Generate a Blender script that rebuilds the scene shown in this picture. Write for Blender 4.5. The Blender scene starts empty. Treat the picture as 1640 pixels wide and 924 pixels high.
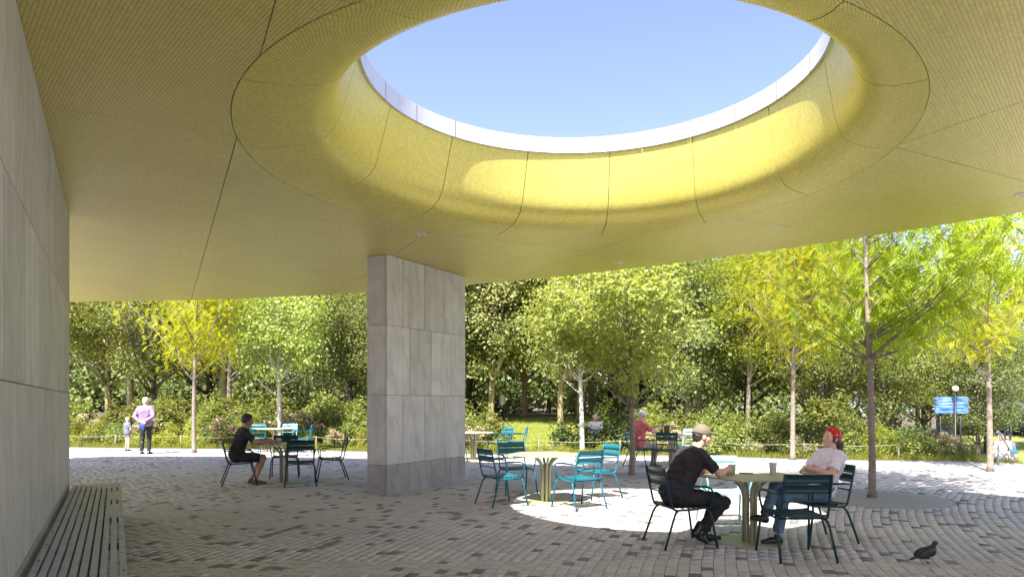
import bpy, bmesh, math, random
import numpy as np
from mathutils import Vector, Matrix, noise

random.seed(7)
RNG = np.random.default_rng(11)
SC = bpy.context.scene
COL = SC.collection
rad = math.radians

# ------------------------------------------------------------------ camera
F_PX, HZ, HC = 1100.0, 644.0, 1.56          # focal length and horizon row (photo pixels), eye height
cd = bpy.data.cameras.new('camera')
cd.sensor_width = 36.0
cd.lens = F_PX / 1640.0 * 36.0
cd.shift_y = (HZ - 462.0) / 1640.0
cd.clip_end = 2000.0
cam = bpy.data.objects.new('camera', cd)
COL.objects.link(cam)
cam.location = (0, 0, HC)
cam.rotation_euler = (rad(90), 0, 0)
SC.camera = cam

# ------------------------------------------------------------------ sky, sun, exposure
SUN_EL = rad(54.0)
SUN_H = Vector((0.40, 0.917, 0)).normalized()      # horizontal direction the light travels
wd = bpy.data.worlds.new('World')
SC.world = wd
wd.use_nodes = True
nt = wd.node_tree
bg = nt.nodes['Background']
sky = nt.nodes.new('ShaderNodeTexSky')
sky.sky_type = 'NISHITA'
sky.sun_disc = False
sky.sun_elevation = SUN_EL
sky.sun_rotation = math.atan2(-SUN_H.x, -SUN_H.y)
sky.air_density = 0.9
sky.dust_density = 1.3
sky.ozone_density = 3.0
tint = nt.nodes.new('ShaderNodeMix')
tint.data_type = 'RGBA'
tint.blend_type = 'MULTIPLY'
tint.inputs[0].default_value = 1.0
tint.inputs[7].default_value = (1.12, 0.93, 1.0, 1)        # camera white balance, the whole sky alike
nt.links.new(sky.outputs[0], tint.inputs[6])
nt.links.new(tint.outputs[2], bg.inputs[0])
bg.inputs[1].default_value = 0.115
sl = bpy.data.lights.new('sun', 'SUN')
sl.energy = 5.0
sl.angle = rad(0.53)
sl.color = (1.0, 0.955, 0.88)
sun = bpy.data.objects.new('sun', sl)
COL.objects.link(sun)
ld = Vector((SUN_H.x * math.cos(SUN_EL), SUN_H.y * math.cos(SUN_EL), -math.sin(SUN_EL)))
sun.rotation_euler = ld.to_track_quat('-Z', 'Y').to_euler()
sun.location = (-10, -20, 30)
SC.view_settings.view_transform = 'Standard'
SC.view_settings.look = 'None'
SC.view_settings.gamma = 1.0
SC.view_settings.exposure = 1.82
SC.render.engine = 'CYCLES'
SC.cycles.max_bounces = 8
SC.cycles.diffuse_bounces = 5
SC.cycles.transmission_bounces = 4
SC.cycles.transparent_max_bounces = 6
SC.cycles.use_denoising = True


def G(px, py):
    """ground point (z=0) seen at a photo pixel"""
    s = (py - HZ) / HC
    return Vector(((px - 820.0) / s, F_PX / s, 0))


def smooth01(t):
    t = max(0.0, min(1.0, t))
    return t * t * (3 - 2 * t)


# ------------------------------------------------------------------ materials
MATS = {}


def new_mat(name):
    m = bpy.data.materials.new(name)
    m.use_nodes = True
    MATS[name] = m
    return m, m.node_tree.nodes, m.node_tree.links, m.node_tree.nodes['Principled BSDF']


def ramp(nodes, c0, c1, p0=0.0, p1=1.0):
    r = nodes.new('ShaderNodeValToRGB')
    r.color_ramp.elements[0].position = p0
    r.color_ramp.elements[1].position = p1
    r.color_ramp.elements[0].color = (*c0, 1)
    r.color_ramp.elements[1].color = (*c1, 1)
    return r


def simple(name, c0, c1=None, scale=6.0, rough=0.6, metal=0.0, bump=0.0, bscale=None, spec=0.5, detail=4.0):
    m, n, l, p = new_mat(name)
    c1 = c1 or c0
    tc = n.new('ShaderNodeTexCoord')
    no = n.new('ShaderNodeTexNoise')
    no.inputs['Scale'].default_value = scale
    no.inputs['Detail'].default_value = detail
    l.new(tc.outputs['Object'], no.inputs['Vector'])
    r = ramp(n, c0, c1, 0.3, 0.7)
    l.new(no.outputs['Fac'], r.inputs[0])
    l.new(r.outputs[0], p.inputs['Base Color'])
    p.inputs['Roughness'].default_value = rough
    p.inputs['Metallic'].default_value = metal
    p.inputs['Specular IOR Level'].default_value = spec
    if bump:
        nb = n.new('ShaderNodeTexNoise')
        nb.inputs['Scale'].default_value = bscale or scale * 4
        nb.inputs['Detail'].default_value = 5
        l.new(tc.outputs['Object'], nb.inputs['Vector'])
        b = n.new('ShaderNodeBump')
        b.inputs['Strength'].default_value = bump
        b.inputs['Distance'].default_value = 0.01
        l.new(nb.outputs['Fac'], b.inputs['Height'])
        l.new(b.outputs[0], p.inputs['Normal'])
    return m


def mth(n, l, op, a, b=None):
    x = n.new('ShaderNodeMath')
    x.operation = op
    for i, v in enumerate((a, b)):
        if v is None:
            continue
        if isinstance(v, (int, float)):
            x.inputs[i].default_value = v
        else:
            l.new(v, x.inputs[i])
    return x.outputs[0]


def leaf_mat(name, c0, c1, trans=0.38, tboost=1.5, rough=0.5):
    """leaf colours c0..c1 vary leaf by leaf and tree by tree"""
    m, n, l, p = new_mat(name)
    geo = n.new('ShaderNodeNewGeometry')
    oi = n.new('ShaderNodeObjectInfo')
    r = ramp(n, c0, c1)
    tcl = n.new('ShaderNodeTexCoord')
    nl = n.new('ShaderNodeTexNoise')
    nl.inputs['Scale'].default_value = 0.9
    nl.inputs['Detail'].default_value = 3
    l.new(tcl.outputs['Object'], nl.inputs['Vector'])
    mrl = n.new('ShaderNodeMapRange')
    mrl.inputs[1].default_value = 0.3
    mrl.inputs[2].default_value = 0.7
    l.new(nl.outputs['Fac'], mrl.inputs[0])
    l.new(mth(n, l, 'ADD', mth(n, l, 'MULTIPLY', geo.outputs['Random Per Island'], 0.55), mth(n, l, 'MULTIPLY', mrl.outputs[0], 0.45)), r.inputs[0])
    hs = n.new('ShaderNodeHueSaturation')
    l.new(r.outputs[0], hs.inputs['Color'])
    mr = n.new('ShaderNodeMapRange')
    mr.inputs[3].default_value = 0.82
    mr.inputs[4].default_value = 1.2
    l.new(oi.outputs['Random'], mr.inputs[0])
    l.new(mr.outputs[0], hs.inputs['Value'])
    mh = n.new('ShaderNodeMapRange')
    mh.inputs[3].default_value = 0.488
    mh.inputs[4].default_value = 0.512
    l.new(oi.outputs['Random'], mh.inputs[0])
    l.new(mh.outputs[0], hs.inputs['Hue'])
    l.new(hs.outputs[0], p.inputs['Base Color'])
    p.inputs['Roughness'].default_value = rough
    p.inputs['Specular IOR Level'].default_value = 0.35
    tr = n.new('ShaderNodeBsdfTranslucent')
    mx = n.new('ShaderNodeMix')
    mx.data_type = 'RGBA'
    mx.blend_type = 'MULTIPLY'
    mx.inputs[0].default_value = 1.0
    mx.inputs[7].default_value = (1.15 * tboost, 1.1 * tboost, 0.45 * tboost, 1)
    l.new(hs.outputs[0], mx.inputs[6])
    l.new(mx.outputs[2], tr.inputs['Color'])
    ms = n.new('ShaderNodeMixShader')
    ms.inputs[0].default_value = trans
    l.new(p.outputs[0], ms.inputs[1])
    l.new(tr.outputs[0], ms.inputs[2])
    l.new(ms.outputs[0], n['Material Output'].inputs['Surface'])
    return m


def mosaic_mat(name, coord, pitch, c0, c1, vf):
    """tiny glazed yellow tiles set on the diagonal, pale joints"""
    m, n, l, p = new_mat(name)
    tc = n.new('ShaderNodeTexCoord')
    sp = n.new('ShaderNodeSeparateXYZ')
    l.new(tc.outputs[coord], sp.inputs[0])
    k = math.pi / pitch
    u = mth(n, l, 'MULTIPLY', sp.outputs[0], k)
    v = mth(n, l, 'MULTIPLY', sp.outputs[1], k * vf)
    s1 = mth(n, l, 'ABSOLUTE', mth(n, l, 'SINE', mth(n, l, 'ADD', u, v)))
    s2 = mth(n, l, 'ABSOLUTE', mth(n, l, 'SINE', mth(n, l, 'SUBTRACT', u, v)))
    t = mth(n, l, 'MINIMUM', s1, s2)
    no = n.new('ShaderNodeTexNoise')
    no.inputs['Scale'].default_value = 0.9
    no.inputs['Detail'].default_value = 7
    no.inputs['Roughness'].default_value = 0.65
    l.new(tc.outputs['Object'], no.inputs['Vector'])
    r = ramp(n, c0, c1, 0.30, 0.72)
    l.new(no.outputs['Fac'], r.inputs[0])
    gr = ramp(n, (0.40, 0.34, 0.11), (0.40, 0.34, 0.11))
    mk = ramp(n, (0, 0, 0), (1, 1, 1), 0.18, 0.45)
    l.new(t, mk.inputs[0])
    mx = n.new('ShaderNodeMix')
    mx.data_type = 'RGBA'
    l.new(mk.outputs[0], mx.inputs[0])
    l.new(gr.outputs[0], mx.inputs[6])
    l.new(r.outputs[0], mx.inputs[7])
    # tile to tile tint
    vo = n.new('ShaderNodeTexWhiteNoise')
    vo.noise_dimensions = '2D'
    cb = n.new('ShaderNodeCombineXYZ')
    l.new(mth(n, l, 'FLOOR', mth(n, l, 'DIVIDE', mth(n, l, 'ADD', u, v), math.pi)), cb.inputs[0])
    l.new(mth(n, l, 'FLOOR', mth(n, l, 'DIVIDE', mth(n, l, 'SUBTRACT', u, v), math.pi)), cb.inputs[1])
    l.new(cb.outputs[0], vo.inputs['Vector'])
    hs = n.new('ShaderNodeHueSaturation')
    mr = n.new('ShaderNodeMapRange')
    mr.inputs[3].default_value = 0.90
    mr.inputs[4].default_value = 1.08
    l.new(vo.outputs['Value'], mr.inputs[0])
    l.new(mr.outputs[0], hs.inputs['Value'])
    l.new(mx.outputs[2], hs.inputs['Color'])
    l.new(hs.outputs[0], p.inputs['Base Color'])
    p.inputs['Roughness'].default_value = 0.34
    p.inputs['Metallic'].default_value = 0.25
    p.inputs['Specular IOR Level'].default_value = 0.6
    b = n.new('ShaderNodeBump')
    b.inputs['Strength'].default_value = 0.45
    b.inputs['Distance'].default_value = 0.003
    l.new(mth(n, l, 'POWER', t, 0.5), b.inputs['Height'])
    l.new(b.outputs[0], p.inputs['Normal'])
    return m


def stone_mat(name, c0, c1, vein):
    m, n, l, p = new_mat(name)
    tc = n.new('ShaderNodeTexCoord')
    oi = n.new('ShaderNodeObjectInfo')
    ad = n.new('ShaderNodeVectorMath')
    ad.operation = 'ADD'
    cb = n.new('ShaderNodeCombineXYZ')
    l.new(mth(n, l, 'MULTIPLY', oi.outputs['Random'], 40.0), cb.inputs[0])
    l.new(mth(n, l, 'MULTIPLY', oi.outputs['Random'], 23.0), cb.inputs[2])
    l.new(tc.outputs['Object'], ad.inputs[0])
    l.new(cb.outputs[0], ad.inputs[1])
    no = n.new('ShaderNodeTexNoise')
    no.inputs['Scale'].default_value = 2.2
    no.inputs['Detail'].default_value = 8
    no.inputs['Roughness'].default_value = 0.62
    no.inputs['Distortion'].default_value = 0.6
    l.new(ad.outputs[0], no.inputs['Vector'])
    r = ramp(n, c0, c1, 0.3, 0.72)
    l.new(no.outputs['Fac'], r.inputs[0])
    mp = n.new('ShaderNodeMapping')
    mp.inputs['Rotation'].default_value = (0.0, 0.5, 0.3)
    mp.inputs['Scale'].default_value = (1.6, 1.6, 0.75)
    l.new(ad.outputs[0], mp.inputs['Vector'])
    wv = n.new('ShaderNodeTexWave')
    wv.inputs['Scale'].default_value = 0.55
    wv.inputs['Distortion'].default_value = 14.0
    wv.inputs['Detail'].default_value = 5.0
    wv.inputs['Detail Scale'].default_value = 1.4
    l.new(mp.outputs[0], wv.inputs['Vector'])
    rv = ramp(n, (1, 1, 1), (0, 0, 0), 0.0, 0.16)
    l.new(wv.outputs['Fac'], rv.inputs[0])
    mx = n.new('ShaderNodeMix')
    mx.data_type = 'RGBA'
    l.new(mth(n, l, 'MULTIPLY', rv.outputs[0], 0.27), mx.inputs[0])
    l.new(r.outputs[0], mx.inputs[6])
    mx.inputs[7].default_value = (*vein, 1)
    ms = n.new('ShaderNodeMapping')
    ms.inputs['Scale'].default_value = (9, 9, 0.35)
    l.new(tc.outputs['Object'], ms.inputs['Vector'])
    ns = n.new('ShaderNodeTexNoise')
    ns.inputs['Scale'].default_value = 1.0
    ns.inputs['Detail'].default_value = 5
    l.new(ms.outputs[0], ns.inputs['Vector'])
    rs_ = ramp(n, (0.74, 0.73, 0.71), (1.06, 1.06, 1.06), 0.34, 0.56)
    l.new(ns.outputs['Fac'], rs_.inputs[0])
    mst = n.new('ShaderNodeMix')
    mst.data_type = 'RGBA'
    mst.blend_type = 'MULTIPLY'
    mst.inputs[0].default_value = 0.28
    l.new(mx.outputs[2], mst.inputs[6])
    l.new(rs_.outputs[0], mst.inputs[7])
    mx = mst
    hs = n.new('ShaderNodeHueSaturation')
    mr = n.new('ShaderNodeMapRange')
    mr.inputs[3].default_value = 0.9
    mr.inputs[4].default_value = 1.1
    l.new(oi.outputs['Random'], mr.inputs[0])
    l.new(mr.outputs[0], hs.inputs['Value'])
    l.new(mx.outputs[2], hs.inputs['Color'])
    l.new(hs.outputs[0], p.inputs['Base Color'])
    p.inputs['Roughness'].default_value = 0.55
    b = n.new('ShaderNodeBump')
    b.inputs['Strength'].default_value = 0.25
    b.inputs['Distance'].default_value = 0.01
    l.new(no.outputs['Fac'], b.inputs['Height'])
    l.new(b.outputs[0], p.inputs['Normal'])
    return m


def paver_mat(name, c0, c1, use_object):
    m, n, l, p = new_mat(name)
    tc = n.new('ShaderNodeTexCoord')
    if use_object:
        rnd = n.new('ShaderNodeObjectInfo').outputs['Random']
    else:
        rnd = n.new('ShaderNodeNewGeometry').outputs['Random Per Island']
    r = ramp(n, c0, c1)
    l.new(rnd, r.inputs[0])
    no = n.new('ShaderNodeTexNoise')
    no.inputs['Scale'].default_value = 0.55
    no.inputs['Detail'].default_value = 6
    l.new(tc.outputs['Object'], no.inputs['Vector'])
    nf = n.new('ShaderNodeTexNoise')
    nf.inputs['Scale'].default_value = 60
    nf.inputs['Detail'].default_value = 4
    l.new(tc.outputs['Object'], nf.inputs['Vector'])
    r2 = ramp(n, (0.86, 0.86, 0.87), (1.1, 1.08, 1.05), 0.3, 0.7)
    l.new(no.outputs['Fac'], r2.inputs[0])
    mx = n.new('ShaderNodeMix')
    mx.data_type = 'RGBA'
    mx.blend_type = 'MULTIPLY'
    mx.inputs[0].default_value = 1
    l.new(r.outputs[0], mx.inputs[6])
    l.new(r2.outputs[0], mx.inputs[7])
    r3 = ramp(n, (0.88, 0.88, 0.88), (1.08, 1.08, 1.08), 0.3, 0.7)
    l.new(nf.outputs['Fac'], r3.inputs[0])
    mx2 = n.new('ShaderNodeMix')
    mx2.data_type = 'RGBA'
    mx2.blend_type = 'MULTIPLY'
    mx2.inputs[0].default_value = 1
    l.new(mx.outputs[2], mx2.inputs[6])
    l.new(r3.outputs[0], mx2.inputs[7])
    l.new(mx2.outputs[2], p.inputs['Base Color'])
    p.inputs['Roughness'].default_value = 0.62
    b = n.new('ShaderNodeBump')
    b.inputs['Strength'].default_value = 0.3
    b.inputs['Distance'].default_value = 0.004
    l.new(nf.outputs['Fac'], b.inputs['Height'])
    l.new(b.outputs[0], p.inputs['Normal'])
    return m


mosaic_mat('tile_ceiling', 'Object', 0.036, (0.70, 0.60, 0.15), (0.78, 0.68, 0.20), 0.9)
mosaic_mat('tile_drum', 'UV', 0.034, (0.72, 0.625, 0.095), (0.81, 0.715, 0.15), 0.9)
simple('joint_strip', (0.30, 0.27, 0.20), (0.36, 0.32, 0.25), rough=0.7)
simple('coping_metal', (0.60, 0.60, 0.60), (0.68, 0.68, 0.68), scale=3, rough=0.42, metal=0.25)
simple('roof_membrane', (0.35, 0.35, 0.34), (0.42, 0.42, 0.4), scale=2, rough=0.8)
stone_mat('stone', (0.47, 0.455, 0.43), (0.59, 0.575, 0.55), (0.27, 0.26, 0.25))
stone_mat('stone_base', (0.30, 0.29, 0.27), (0.44, 0.43, 0.41), (0.17, 0.165, 0.16))
simple('stone_core', (0.10, 0.095, 0.09), rough=0.9)
paver_mat('paver_light', (0.455, 0.428, 0.408), (0.54, 0.51, 0.487), False)
paver_mat('paver_dark', (0.14, 0.135, 0.132), (0.21, 0.202, 0.198), False)
paver_mat('paver_light_one', (0.455, 0.428, 0.408), (0.54, 0.51, 0.487), True)
paver_mat('paver_dark_one', (0.14, 0.135, 0.132), (0.21, 0.202, 0.198), True)
simple('joint_sand', (0.15, 0.145, 0.135), (0.22, 0.21, 0.20), scale=9, rough=0.95)
simple('plaza_far', (0.42, 0.41, 0.40), (0.50, 0.49, 0.48), scale=4, rough=0.7, detail=8)
simple('gravel', (0.20, 0.19, 0.17), (0.40, 0.385, 0.35), scale=55, rough=0.95, bump=0.8, bscale=70)
simple('paint_teal', (0.012, 0.115, 0.155), (0.014, 0.128, 0.170), scale=3, rough=0.36, spec=0.3)  # chair paint, lightened for the chairs standing in the sun
simple('paint_shade_dark', (0.006, 0.036, 0.046), (0.008, 0.043, 0.054), scale=3, rough=0.36, spec=0.35)  # same chair paint darkened: canopy shade put into the colour
simple('paint_sun_pale', (0.22, 0.50, 0.55), (0.26, 0.54, 0.58), scale=3, rough=0.34)  # same chair paint paled: glare on sun-facing chairs put into the colour
simple('table_paint', (0.34, 0.335, 0.21), (0.38, 0.37, 0.24), scale=3, rough=0.42)
simple('bench_wood', (0.31, 0.345, 0.42), (0.43, 0.475, 0.555), scale=9, rough=0.5, bump=0.3)
simple('screw', (0.05, 0.05, 0.05), rough=0.5, metal=0.6)
simple('bark', (0.16, 0.125, 0.095), (0.28, 0.235, 0.19), scale=14, rough=0.95, bump=0.8, bscale=30)
simple('bark_pale', (0.40, 0.37, 0.32), (0.60, 0.57, 0.50), scale=8, rough=0.9, bump=0.5, bscale=25)
simple('bark_yellow', (0.20, 0.165, 0.085), (0.33, 0.28, 0.14), scale=5, rough=0.95, bump=0.7, bscale=15)
simple('bark_dark', (0.05, 0.042, 0.034), (0.10, 0.082, 0.066), scale=7, rough=0.95, bump=0.7, bscale=15)
leaf_mat('leaf_locust', (0.24, 0.28, 0.014), (0.42, 0.43, 0.028), 0.54, 1.55)
leaf_mat('leaf_locust_green', (0.165, 0.245, 0.018), (0.32, 0.37, 0.032), 0.52, 1.55)
leaf_mat('leaf_ginkgo', (0.16, 0.21, 0.045), (0.36, 0.40, 0.115), 0.46, 1.5)
leaf_mat('leaf_plane', (0.125, 0.15, 0.042), (0.34, 0.345, 0.13), 0.38, 1.4)
leaf_mat('leaf_olive', (0.09, 0.12, 0.024), (0.25, 0.265, 0.070), 0.38, 1.4)
leaf_mat('leaf_dark', (0.075, 0.11, 0.036), (0.22, 0.255, 0.095), 0.36, 1.4)
leaf_mat('leaf_shrub', (0.09, 0.125, 0.026), (0.26, 0.28, 0.075), 0.36, 1.4)
leaf_mat('leaf_lime', (0.16, 0.20, 0.022), (0.34, 0.35, 0.060), 0.40, 1.4)
leaf_mat('leaf_deep', (0.055, 0.095, 0.024), (0.14, 0.19, 0.055), 0.32, 1.4)
leaf_mat('flower_pink', (0.42, 0.31, 0.24), (0.58, 0.47, 0.37), 0.30, 1.0)
leaf_mat('flower_white', (0.55, 0.52, 0.42), (0.75, 0.72, 0.62), 0.30, 1.0)
simple('twig', (0.10, 0.08, 0.05), (0.16, 0.13, 0.08), rough=0.9)
simple('rope', (0.22, 0.20, 0.155), (0.28, 0.26, 0.20), scale=40, rough=0.9)
simple('post_wood', (0.16, 0.14, 0.11), (0.24, 0.21, 0.16), scale=20, rough=0.9)
simple('steel_rail', (0.22, 0.22, 0.22), (0.30, 0.30, 0.30), rough=0.4, metal=0.5)
simple('dark_metal', (0.03, 0.03, 0.032), rough=0.45, metal=0.5)
simple('lamp_lens', (0.55, 0.52, 0.42), rough=0.3)
simple('globe_glass', (0.75, 0.68, 0.50), rough=0.25)
simple('water_blue', (0.09, 0.16, 0.22), (0.14, 0.22, 0.28), scale=0.6, rough=0.15, bump=0.3, bscale=2)
simple('pavilion_white', (0.30, 0.38, 0.46), (0.36, 0.44, 0.52), rough=0.6)
# people
simple('skin_light', (0.52, 0.31, 0.225), (0.58, 0.36, 0.27), scale=15, rough=0.5)
simple('skin_tan', (0.36, 0.20, 0.13), (0.42, 0.24, 0.16), scale=15, rough=0.5)
simple('hair_dark', (0.012, 0.009, 0.008), (0.03, 0.022, 0.018), scale=60, rough=0.5, bump=0.6, bscale=90)
simple('hair_brown', (0.045, 0.022, 0.014), (0.085, 0.04, 0.022), scale=60, rough=0.45, bump=0.6, bscale=90)
simple('hair_grey', (0.42, 0.39, 0.36), (0.55, 0.52, 0.48), scale=60, rough=0.6)
simple('cloth_black', (0.017, 0.014, 0.017), (0.03, 0.025, 0.03), scale=5, rough=0.9, bump=0.4, bscale=25)
simple('cloth_char', (0.012, 0.013, 0.014), (0.022, 0.024, 0.026), scale=5, rough=0.85, bump=0.3, bscale=20)
simple('cloth_navy', (0.012, 0.016, 0.028), (0.02, 0.026, 0.045), scale=5, rough=0.85)
simple('cloth_cap', (0.12, 0.098, 0.07), (0.16, 0.13, 0.095), scale=30, rough=0.9, bump=0.3)
simple('cloth_white', (0.70, 0.69, 0.68), (0.80, 0.79, 0.78), scale=5, rough=0.85)
simple('cloth_red', (0.50, 0.10, 0.10), (0.62, 0.17, 0.16), scale=8, rough=0.85)
simple('cloth_khaki', (0.40, 0.36, 0.29), (0.50, 0.46, 0.38), scale=8, rough=0.85)
simple('cloth_slate', (0.10, 0.11, 0.15), (0.15, 0.16, 0.21), scale=8, rough=0.85)
simple('cloth_blue', (0.03, 0.05, 0.26), (0.05, 0.07, 0.34), scale=8, rough=0.8)
simple('cloth_teal', (0.02, 0.10, 0.16), (0.03, 0.14, 0.2), scale=8, rough=0.85)
simple('leather_black', (0.008, 0.008, 0.009), (0.014, 0.013, 0.013), rough=0.35)
simple('leather_brown', (0.10, 0.062, 0.04), (0.15, 0.095, 0.065), scale=12, rough=0.6)
simple('eye_white', (0.5, 0.48, 0.46), rough=0.3)
simple('eye_dark', (0.01, 0.008, 0.007), rough=0.2)
simple('cup_paper', (0.60, 0.60, 0.58), (0.66, 0.66, 0.64), rough=0.6)
simple('cup_kraft', (0.42, 0.41, 0.37), (0.47, 0.46, 0.42), rough=0.6)
simple('phone_black', (0.01, 0.01, 0.012), rough=0.15)
simple('feather', (0.008, 0.008, 0.010), (0.022, 0.022, 0.026), scale=30, rough=0.5, bump=0.4, bscale=60)
simple('pigeon_leg', (0.30, 0.10, 0.08), rough=0.6)


def pattern_mat(name, base, spot, scale, thr):
    m, n, l, p = new_mat(name)
    tc = n.new('ShaderNodeTexCoord')
    vo = n.new('ShaderNodeTexVoronoi')
    vo.inputs['Scale'].default_value = scale
    l.new(tc.outputs['Object'], vo.inputs['Vector'])
    r = ramp(n, spot, base, thr, thr + 0.08)
    l.new(vo.outputs['Distance'], r.inputs[0])
    l.new(r.outputs[0], p.inputs['Base Color'])
    p.inputs['Roughness'].default_value = 0.85
    return m


pattern_mat('cloth_bandana', (0.50, 0.012, 0.025), (0.78, 0.55, 0.52), 28, 0.20)
pattern_mat('cloth_tee', (0.66, 0.62, 0.68), (0.46, 0.24, 0.36), 6, 0.14)


def stripe_mat(name, a, b, scale):
    m, n, l, p = new_mat(name)
    tc = n.new('ShaderNodeTexCoord')
    w = n.new('ShaderNodeTexWave')
    w.bands_direction = 'X'
    w.inputs['Scale'].default_value = scale
    w.inputs['Distortion'].default_value = 1.2
    l.new(tc.outputs['Object'], w.inputs['Vector'])
    r = ramp(n, a, b, 0.25, 0.75)
    l.new(w.outputs['Fac'], r.inputs[0])
    l.new(r.outputs[0], p.inputs['Base Color'])
    p.inputs['Roughness'].default_value = 0.85
    return m


stripe_mat('cloth_purple', (0.13, 0.075, 0.18), (0.32, 0.25, 0.36), 12)


def denim_mat():
    m = simple('denim', (0.055, 0.095, 0.165), (0.13, 0.19, 0.28), scale=5, rough=0.9, bump=0.4, bscale=30)
    return m


denim_mat()


def sign_mat():
    m, n, l, p = new_mat('sign_blue')
    tc = n.new('ShaderNodeTexCoord')
    mp = n.new('ShaderNodeMapping')
    mp.inputs['Scale'].default_value = (2.2, 1, 26)
    l.new(tc.outputs['Object'], mp.inputs['Vector'])
    no = n.new('ShaderNodeTexNoise')
    no.inputs['Scale'].default_value = 1.0
    no.inputs['Detail'].default_value = 3
    l.new(mp.outputs[0], no.inputs['Vector'])
    r = ramp(n, (0.015, 0.085, 0.27), (0.20, 0.33, 0.46), 0.46, 0.62)
    l.new(no.outputs['Fac'], r.inputs[0])
    l.new(r.outputs[0], p.inputs['Base Color'])
    p.inputs['Roughness'].default_value = 0.4


sign_mat()


def terrain_mat():
    m, n, l, p = new_mat('terrain')
    tc = n.new('ShaderNodeTexCoord')
    sp = n.new('ShaderNodeSeparateXYZ')
    l.new(tc.outputs['Object'], sp.inputs[0])
    no = n.new('ShaderNodeTexNoise')
    no.inputs['Scale'].default_value = 0.35
    no.inputs['Detail'].default_value = 6
    l.new(tc.outputs['Object'], no.inputs['Vector'])
    nf = n.new('ShaderNodeTexNoise')
    nf.inputs['Scale'].default_value = 7
    nf.inputs['Detail'].default_value = 6
    l.new(tc.outputs['Object'], nf.inputs['Vector'])
    grass = ramp(n, (0.12, 0.155, 0.030), (0.23, 0.25, 0.065), 0.3, 0.7)
    l.new(nf.outputs['Fac'], grass.inputs[0])
    soil = ramp(n, (0.055, 0.038, 0.026), (0.14, 0.10, 0.072), 0.3, 0.7)
    l.new(nf.outputs['Fac'], soil.inputs[0])
    yy = mth(n, l, 'ADD', sp.outputs[1], mth(n, l, 'MULTIPLY', no.outputs['Fac'], 7.0))
    far = mth(n, l, 'GREATER_THAN', yy, 46.0)
    near = mth(n, l, 'LESS_THAN', yy, 28.0)
    k = mth(n, l, 'MAXIMUM', far, near)
    mx = n.new('ShaderNodeMix')
    mx.data_type = 'RGBA'
    l.new(k, mx.inputs[0])
    l.new(grass.outputs[0], mx.inputs[6])
    l.new(soil.outputs[0], mx.inputs[7])
    l.new(mx.outputs[2], p.inputs['Base Color'])
    p.inputs['Roughness'].default_value = 0.95
    b = n.new('ShaderNodeBump')
    b.inputs['Strength'].default_value = 0.6
    b.inputs['Distance'].default_value = 0.05
    l.new(nf.outputs['Fac'], b.inputs['Height'])
    l.new(b.outputs[0], p.inputs['Normal'])


terrain_mat()

# ------------------------------------------------------------------ object helpers


def tag(o, label, cat, group=None):
    o['label'] = label
    o['category'] = cat
    if group:
        o['group'] = group
    return o


def empty(name, loc=(0, 0, 0), rz=0.0):
    o = bpy.data.objects.new(name, None)
    o.empty_display_size = 0.1
    o.location = loc
    o.rotation_euler = (0, 0, rz)
    COL.objects.link(o)
    return o


def thing(name, label, cat, loc=(0, 0, 0), rz=0.0, group=None):
    return tag(empty(name, loc, rz), label, cat, group)


def link(name, me, mat=None, parent=None):
    o = bpy.data.objects.new(name, me)
    if mat is not None and not me.materials:
        me.materials.append(MATS[mat])
    COL.objects.link(o)
    if parent is not None:
        o.parent = parent
    return o


def structure(o):
    o['kind'] = 'structure'
    return o


def np_mesh(name, verts, quads, smooth=False):
    me = bpy.data.meshes.new(name)
    verts = np.asarray(verts, np.float32)
    quads = np.asarray(quads, np.int32)
    k = quads.shape[1]
    me.vertices.add(len(verts))
    me.vertices.foreach_set('co', verts.ravel())
    me.loops.add(quads.size)
    me.loops.foreach_set('vertex_index', quads.ravel())
    me.polygons.add(len(quads))
    me.polygons.foreach_set('loop_start', np.arange(0, quads.size, k, dtype=np.int32))
    me.polygons.foreach_set('loop_total', np.full(len(quads), k, np.int32))
    if smooth:
        me.polygons.foreach_set('use_smooth', np.ones(len(quads), bool))
    me.update(calc_edges=True)
    return me


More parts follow.
